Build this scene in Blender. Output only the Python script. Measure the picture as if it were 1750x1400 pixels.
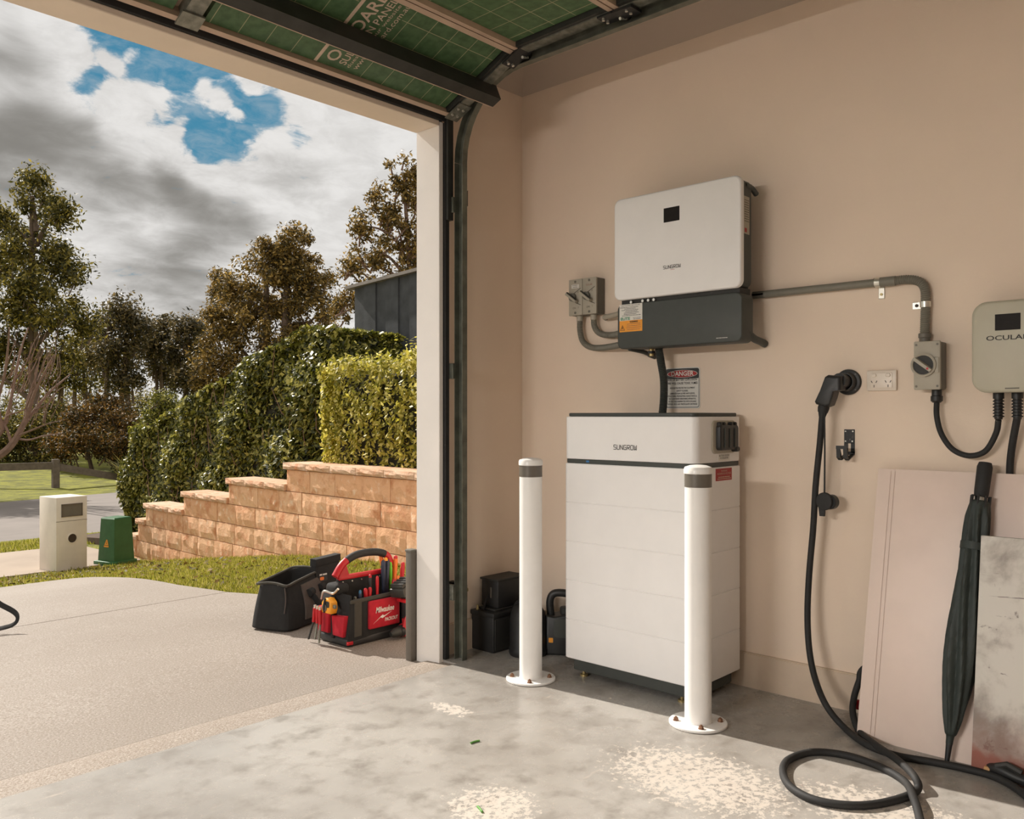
import bpy, bmesh, math, random
from mathutils import Vector, Matrix
R = math.radians
PI = math.pi
random.seed(7)
for _o in list(bpy.data.objects):
    bpy.data.objects.remove(_o)
SC = bpy.context.scene
COL = SC.collection

# ------------------------------------------------------------------ camera
EYE = 1.10
YAW = math.atan2(1571, 1450)          # heading, measured from +Y towards +X
FWD = Vector((math.sin(YAW), math.cos(YAW), 0))
RGT = Vector((math.cos(YAW), -math.sin(YAW), 0))
cam_d = bpy.data.cameras.new('camera')
cam_d.sensor_width = 36
cam_d.lens = 1450 / 1750 * 36
cam_d.shift_y = 10 / 1750
cam_d.clip_start = .02
cam_d.clip_end = 500
cam = bpy.data.objects.new('camera', cam_d)
COL.objects.link(cam)
cam.location = (0, 0, EYE)
cam.rotation_euler = (PI / 2, 0, -YAW)
SC.camera = cam


def ray(px, py):
    return FWD + RGT * ((px - 875) / 1450) + Vector((0, 0, -(py - 710) / 1450))


def at(px, py, X=None, Y=None, Z=None, D=None):
    """a point of the place: where the sight line meets a known plane"""
    d = ray(px, py)
    if X is not None: k = X / d.x
    elif Y is not None: k = Y / d.y
    elif Z is not None: k = (Z - EYE) / d.z
    else: k = D
    return Vector((0, 0, EYE)) + d * k


def S(r, g, b):
    f = lambda c: (c / 255 / 12.92) if c / 255 <= .04045 else ((c / 255 + .055) / 1.055) ** 2.4
    return (f(r), f(g), f(b), 1)


# ------------------------------------------------------------------ exposure, world, sun
SC.view_settings.view_transform = 'Standard'
SC.view_settings.look = 'None'
SC.view_settings.gamma = 1
SC.view_settings.use_curve_mapping = False
SC.view_settings.exposure = 0.25
SUN_AZ, SUN_EL = R(5.2), R(39)       # azimuth from +Y towards -X

sun_d = bpy.data.lights.new('sun', 'SUN')
sun_d.energy = 5.0
sun_d.color = (1, .935, .85)
sun_d.angle = R(.7)
sun = bpy.data.objects.new('sun', sun_d)
COL.objects.link(sun)
SUN = Vector((-math.sin(SUN_AZ) * math.cos(SUN_EL), math.cos(SUN_AZ) * math.cos(SUN_EL), math.sin(SUN_EL)))
sun.rotation_euler = SUN.to_track_quat('Z', 'Y').to_euler()


class NT:
    def __init__(self, tree):
        self.t = tree
        tree.nodes.clear()

    def n(self, typ, **kw):
        nd = self.t.nodes.new(typ)
        for k, v in kw.items():
            if k == 'ins':
                for i, x in v.items():
                    if hasattr(x, 'is_output') or isinstance(x, bpy.types.NodeSocket):
                        self.t.links.new(x, nd.inputs[i])
                    else:
                        nd.inputs[i].default_value = x
            else:
                setattr(nd, k, v)
        return nd

    def m(self, op, a, b=0.0, c=0.0, clamp=False):
        nd = self.n('ShaderNodeMath', operation=op, use_clamp=clamp, ins={0: a, 1: b, 2: c})
        return nd.outputs[0]

    def mr(self, v, a, b, c=0.0, d=1.0, kind='SMOOTHSTEP'):
        nd = self.n('ShaderNodeMapRange', interpolation_type=kind, ins={0: v, 1: a, 2: b, 3: c, 4: d})
        return nd.outputs[0]

    def mix(self, f, a, b):
        nd = self.n('ShaderNodeMix', data_type='RGBA', ins={0: f, 6: a, 7: b})
        return nd.outputs[2]

    def noise(self, vec, scale, detail=4.0, rough=.55, dist=0.0):
        nd = self.n('ShaderNodeTexNoise', ins={'Vector': vec, 'Scale': scale, 'Detail': detail, 'Roughness': rough, 'Distortion': dist})
        return nd.outputs['Fac']


def build_world():
    w = bpy.data.worlds.new('cloudy_sky')
    SC.world = w
    w.use_nodes = True
    g = NT(w.node_tree)
    tc = g.n('ShaderNodeTexCoord').outputs['Generated']
    # clouds are laid out on a flat layer overhead, so that they flatten towards the horizon
    sep = g.n('ShaderNodeSeparateXYZ', ins={0: tc})
    zz = g.m('ADD', g.m('MAXIMUM', sep.outputs[2], 0.0), .22)
    cx = g.m('DIVIDE', sep.outputs[0], zz)
    cy = g.m('DIVIDE', sep.outputs[1], zz)
    pl = g.n('ShaderNodeCombineXYZ', ins={0: cx, 1: cy, 2: .37}).outputs[0]
    big = g.noise(pl, 1.1, 3, .5)
    med = g.noise(pl, 3.2, 6, .58, .3)
    fine = g.noise(pl, 7.5, 8, .62, .4)

    wob = g.n('ShaderNodeTexNoise', ins={'Vector': tc, 'Scale': 9.0, 'Detail': 3.0}).outputs['Color']
    wob = g.n('ShaderNodeVectorMath', operation='SUBTRACT', ins={0: wob, 1: (.5, .5, .5)}).outputs[0]
    wob = g.n('ShaderNodeVectorMath', operation='SCALE', ins={0: wob, 'Scale': .07}).outputs[0]
    dirn = g.n('ShaderNodeVectorMath', operation='ADD', ins={0: tc, 1: wob}).outputs[0]

    def blobs(lst, screen=False, src=None, grow=1.0):
        tot = None
        for px, py, rad, wt in lst:
            d = ray(px, py).normalized(); rad *= grow
            dv = g.n('ShaderNodeVectorMath', operation='DISTANCE', ins={0: src or dirn, 1: d}).outputs['Value']
            v = g.mr(dv, rad * 1.55 / 1450, rad * .1 / 1450, 0, wt)
            if tot is None: tot = v
            elif screen: tot = g.m('SUBTRACT', g.m('ADD', tot, v), g.m('MULTIPLY', tot, v))
            else: tot = g.m('MAXIMUM', tot, v)
        return tot
    # the opening in the clouds, and the heavier grey bases
    hole = blobs([(165, 30, 48, .95), (215, 70, 44, .95), (260, 105, 50, .95), (310, 130, 55, .95), (360, 125, 42, .95), (400, 165, 52, .95), (440, 180, 45, .9), (335, 215, 46, .95), (352, 246, 30, .95), (250, 203, 30, .85), (158, 140, 36, .85), (300, 190, 34, .85), (395, 212, 46, .95), (505, 235, 26, .6), (180, 120, 26, .6)], src=tc, grow=1.14)
    puff = blobs([(205, 165, 34, .85), (228, 188, 34, .8), (250, 160, 28, .7), (280, 190, 22, .7), (298, 222, 22, .7), (285, 140, 16, .5), (345, 152, 18, .6), (372, 168, 20, .65), (396, 190, 16, .55), (195, 88, 24, .7), (232, 72, 16, .6), (120, 80, 40, .6), (425, 125, 26, .55), (300, 160, 14, .5)])
    grey = blobs([(20, 245, 80, .9), (100, 262, 70, .7), (10, 95, 65, .8), (40, 130, 50, .4), (185, 345, 48, .7), (245, 350, 44, .4), (275, 320, 30, .5), (300, 372, 46, .6), (345, 376, 46, .65), (400, 385, 50, .6), (440, 392, 40, .35),
                  (300, 500, 90, .5), (330, 450, 60, .35), (240, 440, 50, .3), (120, 480, 80, .3), (520, 330, 60, .28), (470, 300, 50, .22), (370, 540, 80, .3)], True)
    # elsewhere the sky goes on in the same broken way
    wisp = g.noise(pl, 17.0, 6, .62, .5)
    b = g.m('ADD', g.m('SUBTRACT', hole, puff), g.m('MULTIPLY', g.m('SUBTRACT', fine, .5), 1.9))
    b = g.m('ADD', b, g.m('MULTIPLY', g.m('SUBTRACT', wisp, .5), 1.0))
    blue = g.mr(b, .33, .75)
    blue = g.m('MULTIPLY', blue, g.mr(wisp, .35, .75, 1.0, .72))
    soft = g.n('ShaderNodeMapping', ins={0: pl, 2: (0, 0, R(-20)), 3: (1.0, 1.6, 1)}).outputs[0]
    smo = g.noise(soft, 3.0, 3, .45, .2)
    gr = g.m('ADD', g.m('MULTIPLY', grey, .9), g.m('MULTIPLY', g.m('SUBTRACT', smo, .5), 1.1))
    gr = g.m('ADD', gr, g.m('MULTIPLY', g.m('SUBTRACT', fine, .5), .4))
    gr = g.mr(gr, .06, .95)
    white = g.mix(g.mr(g.m('ADD', fine, g.m('MULTIPLY', wisp, .5)), .55, .95), (.68, .665, .645, 1), (.57, .555, .535, 1))
    cloud = g.mix(gr, white, (.205, .195, .178, 1))
    bl = g.mix(g.mr(sep.outputs[2], .1, .7), (.07, .24, .36, 1), (.02, .15, .27, 1))
    sky = g.mix(blue, cloud, bl)
    bg = g.n('ShaderNodeBackground', ins={0: sky, 1: 1.0})
    out = g.n('ShaderNodeOutputWorld', ins={0: bg.outputs[0]})


build_world()

# ------------------------------------------------------------------ materials
M = {}


def mat(name, col, rough=.6, metal=0.0, var=0.0, vs=6.0, bump=0.0, bs=80.0, spec=.5, col2=None, trans=0.0, detail=5):
    m = bpy.data.materials.new(name)
    m.use_nodes = True
    g = NT(m.node_tree)
    tc = g.n('ShaderNodeTexCoord').outputs['Object']
    p = g.n('ShaderNodeBsdfPrincipled', ins={'Roughness': rough, 'Metallic': metal, 'Specular IOR Level': spec})
    if var > 0 or col2:
        nz = g.mr(g.noise(tc, vs, detail), .32, .68, kind='LINEAR')
        c2 = col2 or tuple(c * (1 - var) for c in col[:3]) + (1,)
        g.t.links.new(g.mix(nz, col, c2), p.inputs['Base Color'])
    else:
        p.inputs['Base Color'].default_value = col
    if bump > 0:
        bn = g.n('ShaderNodeBump', ins={'Strength': bump, 'Distance': .004, 'Height': g.noise(tc, bs, 5)})
        g.t.links.new(bn.outputs[0], p.inputs['Normal'])
    g.n('ShaderNodeOutputMaterial', ins={0: p.outputs[0]})
    M[name] = m
    return m


def leafmat(name, cols, rough=.45, trans=.35, spec=.4):
    m = bpy.data.materials.new(name)
    m.use_nodes = True
    g = NT(m.node_tree)
    rnd = g.n('ShaderNodeNewGeometry').outputs['Random Per Island']
    ramp = g.n('ShaderNodeValToRGB', ins={0: rnd})
    el = ramp.color_ramp.elements
    while len(el) < len(cols): el.new(.5)
    for i, c in enumerate(cols):
        el[i].position = i / max(1, len(cols) - 1)
        el[i].color = c
    p = g.n('ShaderNodeBsdfPrincipled', ins={'Base Color': ramp.outputs[0], 'Roughness': rough, 'Specular IOR Level': spec})
    t = g.n('ShaderNodeBsdfTranslucent', ins={0: ramp.outputs[0]})
    mx = g.n('ShaderNodeMixShader', ins={0: trans, 1: p.outputs[0], 2: t.outputs[0]})
    g.n('ShaderNodeOutputMaterial', ins={0: mx.outputs[0]})
    M[name] = m


mat('wall_paint', S(241, 221, 201), .85, var=.05, vs=2.5, bump=.12, bs=220)
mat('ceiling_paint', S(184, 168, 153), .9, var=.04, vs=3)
mat('plain_white_paint', S(242, 237, 230), .85, var=.03, vs=3)
mat('diffuser', S(245, 243, 238), .5)
mat('trim_paint', S(232, 216, 198), .55, var=.06, vs=6, bump=.05, bs=90)
mat('reveal_paint', S(234, 228, 222), .6, var=.05, vs=5, bump=.06, bs=120)
mat('skirting_paint', S(216, 196, 174), .55, var=.14, vs=5, bump=.05)
mat('black_rubber', S(42, 41, 40), .7, var=.3, vs=20)
mat('black_plastic', S(40, 40, 40), .45, var=.25, vs=12, bump=.08, bs=200)
mat('soft_black', S(52, 51, 48), .6, var=.25, vs=18)
mat('charcoal', S(66, 69, 65), .5, var=.12, vs=14, bump=.05, bs=300)
mat('dark_metal', S(62, 62, 58), .5, metal=.3, var=.35, vs=14, bump=.06)
mat('galvanised', S(150, 150, 138), .45, metal=.6, var=.5, vs=35, bump=.1, bs=60)
mat('track_steel', S(124, 126, 114), .36, metal=.5, var=.45, vs=16)
mat('bright_metal', S(225, 222, 212), .3, metal=.8, var=.1, vs=20)
mat('brass', S(176, 158, 112), .4, metal=.7)
mat('rusty_bolt', S(158, 118, 92), .55, metal=.5, var=.5, vs=90)
mat('white_shell', S(243, 240, 238), .42, var=.03, vs=10)
mat('white_steel', S(243, 240, 236), .3, var=.05, vs=9)
mat('band_grey', S(104, 97, 88), .35, var=.1, vs=30)
mat('grey_plastic', S(178, 170, 154), .5, var=.08, vs=16)
mat('grey_plastic_dark', S(112, 107, 97), .5, var=.1, vs=16)
mat('charger_shell', S(186, 180, 160), .45, var=.05, vs=12)
mat('conduit_grey', S(128, 124, 112), .55, var=.12, vs=20)
mat('screen', S(40, 36, 34), .5, var=.2, vs=30, spec=.12)
mat('ink', S(48, 44, 42), .6)
mat('ink_brown', S(150, 105, 90), .6)
mat('ink_green', S(70, 140, 105), .6)
mat('ink_red', S(168, 38, 40), .5)
mat('paper_white', S(226, 222, 214), .5, var=.03, vs=30)
mat('paper_orange', S(240, 160, 50), .5, var=.05, vs=30)
mat('sign_black', S(38, 37, 36), .4)
mat('print_cream', S(214, 190, 168), .6, var=.2, vs=40)
mat('pale_steel', S(196, 170, 148), .45, var=.15, vs=12)
mat('outlet_white', S(232, 218, 202), .35, var=.02, vs=30)
mat('slot_dark', S(60, 48, 40), .6)
mat('red_plastic', S(190, 24, 34), .4, var=.15, vs=30)
mat('red_cloth', S(186, 18, 40), .8, var=.2, vs=40, bump=.2, bs=500)
mat('black_cloth', S(36, 35, 34), .85, var=.3, vs=25, bump=.35, bs=400)
mat('grey_cloth', S(92, 82, 76), .85, var=.15, vs=40, bump=.3, bs=500)
mat('webbing', S(70, 66, 58), .85, var=.15, vs=40, bump=.3, bs=600)
mat('yellow_plastic', S(240, 160, 40), .4, var=.1, vs=30)
mat('orange_plastic', S(236, 120, 44), .4)
mat('green_plastic', S(110, 200, 50), .4)
mat('navy_plastic', S(44, 52, 72), .4)
mat('blue_plastic', S(60, 110, 140), .4)
mat('blue_light', S(60, 120, 180), .3)
mat('umbrella_cloth', S(50, 58, 54), .6, var=.35, vs=14, bump=.25, bs=60)
mat('letterbox_render', S(234, 224, 210), .85, var=.12, vs=5, bump=.35, bs=160)
mat('pillar_green', S(58, 108, 64), .45, var=.2, vs=12, bump=.15, bs=120)
mat('timber_grey', S(118, 104, 92), .85, var=.35, vs=9, bump=.3, bs=70)
mat('paling_dark', S(80, 82, 84), .85, var=.35, vs=7, bump=.3, bs=50)
mat('capping', S(150, 142, 134), .8, var=.25, vs=9, bump=.2)
mat('soil', S(88, 68, 50), .95, var=.4, vs=9, bump=.5, bs=40)
mat('bark', S(120, 100, 84), .9, var=.4, vs=4, bump=.4, bs=20)
mat('bark_bare', S(150, 120, 102), .85, var=.35, vs=9, bump=.3, bs=40)
mat('hedge_core', S(36, 34, 20), .95, var=.5, vs=12, bump=.5, bs=30)
mat('asphalt', S(134, 125, 118), .9, var=.18, vs=1.2, bump=.3, bs=90)
mat('footpath_concrete', S(172, 155, 138), .9, var=.15, vs=2.0, bump=.2, bs=120)
mat('red_paint', S(150, 62, 38), .6, var=.3, vs=16)
mat('cutting_green', S(96, 150, 70), .5)
mat('tan_pole', S(206, 160, 110), .6)

leafmat('leaf_hedge', [S(40, 46, 16), S(84, 88, 30), S(136, 134, 50), S(206, 196, 108)], .38, .35, .5)
leafmat('leaf_yellow', [S(104, 106, 36), S(168, 162, 58), S(212, 200, 88), S(242, 230, 150)], .45, .5)
leafmat('leaf_gum', [S(58, 52, 28), S(98, 84, 42), S(146, 116, 56), S(200, 168, 96)], .5, .3)
leafmat('leaf_gum_green', [S(42, 44, 22), S(80, 78, 34), S(126, 114, 48), S(190, 170, 84)], .5, .3)
leafmat('leaf_gum_grey', [S(46, 46, 30), S(78, 72, 46), S(110, 96, 60), S(156, 134, 90)], .5, .3)
leafmat('leaf_rust', [S(40, 38, 18), S(70, 62, 28), S(120, 88, 38), S(150, 112, 52)], .6, .3)
leafmat('leaf_lily', [S(60, 66, 30), S(110, 108, 50), S(176, 160, 96)], .5, .4)
leafmat('grass_blade', [S(86, 88, 30), S(138, 138, 46), S(178, 172, 66), S(196, 178, 116)], .6, .45, .2)


def special_mats():
    # garage floor: sealed concrete with scuffs, dust and a pale blotch of worn sealer
    m = bpy.data.materials.new('sealed_concrete'); m.use_nodes = True
    g = NT(m.node_tree)
    tc = g.n('ShaderNodeTexCoord').outputs['Object']
    n1 = g.noise(tc, 1.4, 6, .6)
    n2 = g.noise(tc, 9, 6, .65)
    base = g.mix(g.mr(n1, .3, .7), S(180, 175, 168), S(152, 146, 139))
    base = g.mix(g.mr(n2, .45, .75), base, S(134, 127, 119))
    mp = g.n('ShaderNodeMapping', ins={0: tc, 2: (0, 0, R(32)), 3: (1.6, 14, 1)}).outputs[0]
    scr = g.mr(g.noise(mp, 2.2, 7, .7), .60, .70)
    scr = g.m('MULTIPLY', scr, g.mr(n1, .45, .62))
    base = g.mix(g.m('MULTIPLY', scr, .55), base, S(222, 208, 192))
    sep = g.n('ShaderNodeSeparateXYZ', ins={0: tc})
    # worn blotches

    def blot(cx, cy, rx, ry):
        a = g.m('DIVIDE', g.m('SUBTRACT', sep.outputs[0], cx), rx)
        b = g.m('DIVIDE', g.m('SUBTRACT', sep.outputs[1], cy), ry)
        d = g.m('ADD', g.m('MULTIPLY', a, a), g.m('MULTIPLY', b, b))
        return g.mr(d, 0.0, 1.0, 1.0, 0.0)
    bl = g.m('MAXIMUM', g.m('MAXIMUM', blot(2.27, 1.33, .30, .46), blot(2.42, .82, .22, .4)), blot(1.72, 1.66, .2, .2))
    bl = g.m('MAXIMUM', bl, blot(2.18, 2.32, .07, .16))
    sp = g.m('ADD', g.m('MULTIPLY', bl, .5), g.m('MULTIPLY', g.m('SUBTRACT', g.noise(tc, 44, 6, .75), .5), 2.0))
    msk = g.m('MULTIPLY', g.mr(sp, .34, .5), g.mr(bl, .02, .2))
    base = g.mix(g.m('MULTIPLY', msk, .6), base, S(226, 214, 200))
    tiny = g.mr(g.noise(tc, 55, 4, .6), .70, .74)
    base = g.mix(g.m('MULTIPLY', tiny, .5), base, S(225, 212, 198))
    rg = g.m('ADD', g.mr(n2, .3, .7, .2, .36, 'LINEAR'), g.m('MULTIPLY', msk, .35))
    bn = g.n('ShaderNodeBump', ins={'Strength': .12, 'Distance': .003, 'Height': g.noise(tc, 14, 6, .6)})
    p = g.n('ShaderNodeBsdfPrincipled', ins={'Base Color': base, 'Roughness': rg, 'Specular IOR Level': .5, 'Normal': bn.outputs[0]})
    g.n('ShaderNodeOutputMaterial', ins={0: p.outputs[0]})
    M['sealed_concrete'] = m

    # driveway: sprayed, grainy concrete
    m = bpy.data.materials.new('driveway_concrete'); m.use_nodes = True
    g = NT(m.node_tree)
    tc = g.n('ShaderNodeTexCoord').outputs['Object']
    gr = g.noise(tc, 130, 3, .7)
    st = g.noise(tc, .7, 5, .6)
    base = g.mix(g.mr(st, .3, .7), S(156, 146, 136), S(142, 131, 120))
    base = g.mix(g.mr(gr, .42, .66), base, S(126, 113, 100))
    base = g.mix(g.mr(gr, .40, .30), base, S(186, 176, 166))
    bn = g.n('ShaderNodeBump', ins={'Strength': .45, 'Distance': .004, 'Height': gr})
    p = g.n('ShaderNodeBsdfPrincipled', ins={'Base Color': base, 'Roughness': .75, 'Normal': bn.outputs[0]})
    g.n('ShaderNodeOutputMaterial', ins={0: p.outputs[0]})
    M['driveway_concrete'] = m

    m = m.copy(); m.name = 'lip_concrete'
    for nd in m.node_tree.nodes:
        if nd.type == 'MIX':
            for k in (6, 7):
                if not nd.inputs[k].is_linked:
                    c = nd.inputs[k].default_value
                    nd.inputs[k].default_value = (c[0] * 1.10, c[1] * 1.08, c[2] * 1.06, 1)
        if nd.type == 'BUMP': nd.inputs['Strength'].default_value = .9
    M['lip_concrete'] = m

    # split-face block
    m = bpy.data.materials.new('split_block'); m.use_nodes = True
    g = NT(m.node_tree)
    tc = g.n('ShaderNodeTexCoord').outputs['Object']
    oi = g.n('ShaderNodeObjectInfo').outputs['Random']
    off = g.n('ShaderNodeVectorMath', operation='ADD', ins={0: tc, 1: g.n('ShaderNodeCombineXYZ', ins={0: g.m('MULTIPLY', oi, 30.0), 1: oi, 2: 0.0}).outputs[0]}).outputs[0]
    base = g.mix(g.mr(oi, 0, 1), S(240, 192, 152), S(232, 178, 136))
    base = g.mix(g.mr(g.noise(off, 7, 6, .65), .45, .72), base, S(208, 140, 98))
    base = g.mix(g.mr(g.noise(off, 16, 5, .6), .55, .75), base, S(246, 216, 188))
    bn = g.n('ShaderNodeBump', ins={'Strength': .7, 'Distance': .012, 'Height': g.noise(off, 30, 6, .65)})
    p = g.n('ShaderNodeBsdfPrincipled', ins={'Base Color': base, 'Roughness': .9, 'Normal': bn.outputs[0]})
    g.n('ShaderNodeOutputMaterial', ins={0: p.outputs[0]})
    M['split_block'] = m
    m = m.copy(); m.name = 'block_capping'
    for nd in m.node_tree.nodes:
        if nd.type == 'MIX' and not nd.inputs[6].is_linked:
            nd.inputs[6].default_value = S(222, 188, 160); nd.inputs[7].default_value = S(212, 172, 140)
    M['block_capping'] = m

    # lawn under the blades
    m = bpy.data.materials.new('lawn_turf'); m.use_nodes = True
    g = NT(m.node_tree)
    tc = g.n('ShaderNodeTexCoord').outputs['Object']
    base = g.mix(g.mr(g.noise(tc, 2.2, 5), .35, .65), S(150, 150, 40), S(108, 108, 32))
    base = g.mix(g.mr(g.noise(tc, 40, 5), .45, .7), base, S(88, 84, 34))
    bn = g.n('ShaderNodeBump', ins={'Strength': .8, 'Distance': .03, 'Height': g.noise(tc, 60, 5)})
    p = g.n('ShaderNodeBsdfPrincipled', ins={'Base Color': base, 'Roughness': .95, 'Normal': bn.outputs[0]})
    g.n('ShaderNodeOutputMaterial', ins={0: p.outputs[0]})
    M['lawn_turf'] = m

    # green foil insulation with a printed 100 mm grid
    m = bpy.data.materials.new('foil_insulation'); m.use_nodes = True
    g = NT(m.node_tree)
    tc = g.n('ShaderNodeTexCoord').outputs['UV']
    sep = g.n('ShaderNodeSeparateXYZ', ins={0: tc})

    def line(o, off=0.0):
        f = g.m('FRACT', g.m('ADD', g.m('DIVIDE', o, .107), off))
        return g.mr(g.m('ABSOLUTE', g.m('SUBTRACT', f, .5)), .016, .008, kind='LINEAR')
    ln = g.m('MAXIMUM', line(sep.outputs[0]), line(sep.outputs[1]))
    # blank field behind the printed name
    inx = g.m('MULTIPLY', g.m('GREATER_THAN', sep.outputs[0], 1.86), g.m('LESS_THAN', sep.outputs[0], 2.06))
    ln = g.m('MULTIPLY', ln, g.m('SUBTRACT', 1.0, inx))
    base = g.mix(g.mr(g.noise(tc, 30, 4), .3, .7), S(80, 110, 72), S(62, 90, 57))
    base = g.mix(g.m('MULTIPLY', ln, .65), base, S(196, 186, 150))
    bn = g.n('ShaderNodeBump', ins={'Strength': .15, 'Distance': .003, 'Height': g.noise(tc, 60, 4)})
    p = g.n('ShaderNodeBsdfPrincipled', ins={'Base Color': base, 'Roughness': .45, 'Metallic': .0, 'Normal': bn.outputs[0]})
    g.n('ShaderNodeOutputMaterial', ins={0: p.outputs[0]})
    M['foil_insulation'] = m

    # blank white sheet
    m = bpy.data.materials.new('sheet_white'); m.use_nodes = True
    g = NT(m.node_tree)
    tc = g.n('ShaderNodeTexCoord').outputs['Object']
    base = g.mix(g.mr(g.noise(tc, 3, 4), .3, .7), S(228, 206, 192), S(218, 196, 182))
    p = g.n('ShaderNodeBsdfPrincipled', ins={'Base Color': base, 'Roughness': .35})
    g.n('ShaderNodeOutputMaterial', ins={0: p.outputs[0]})
    M['sheet_white'] = m

    # stained sheet
    m = bpy.data.materials.new('sheet_stained'); m.use_nodes = True
    g = NT(m.node_tree)
    tc = g.n('ShaderNodeTexCoord').outputs['Object']
    base = g.mix(g.mr(g.noise(tc, 5, 6, .62, .2), .42, .68), S(212, 206, 196), S(140, 128, 118))
    base = g.mix(g.m('MULTIPLY', g.mr(g.noise(tc, 9, 7, .72, .4), .60, .68), .85), base, S(92, 68, 60))
    mp = g.n('ShaderNodeMapping', ins={0: tc, 2: (R(35), 0, 0), 3: (1, 1.5, 11)}).outputs[0]
    base = g.mix(g.m('MULTIPLY', g.mr(g.noise(mp, 3, 5, .7, .5), .67, .71), .8), base, S(74, 52, 48))
    sep = g.n('ShaderNodeSeparateXYZ', ins={0: tc})
    hz = g.m('ADD', sep.outputs[2], g.m('MULTIPLY', g.m('SUBTRACT', g.noise(tc, 9, 5, .6), .5), .12))
    base = g.mix(g.mr(hz, .10, .05), base, S(150, 64, 40))
    base = g.mix(g.m('MULTIPLY', g.mr(hz, .2, .1), .5), base, S(140, 96, 80))
    p = g.n('ShaderNodeBsdfPrincipled', ins={'Base Color': base, 'Roughness': .5})
    g.n('ShaderNodeOutputMaterial', ins={0: p.outputs[0]})
    M['sheet_stained'] = m


special_mats()

# ------------------------------------------------------------------ mesh helpers
WL = {}


def wl(o):
    return WL.get(o, Vector((0, 0, 0))) if o else Vector((0, 0, 0))


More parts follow.
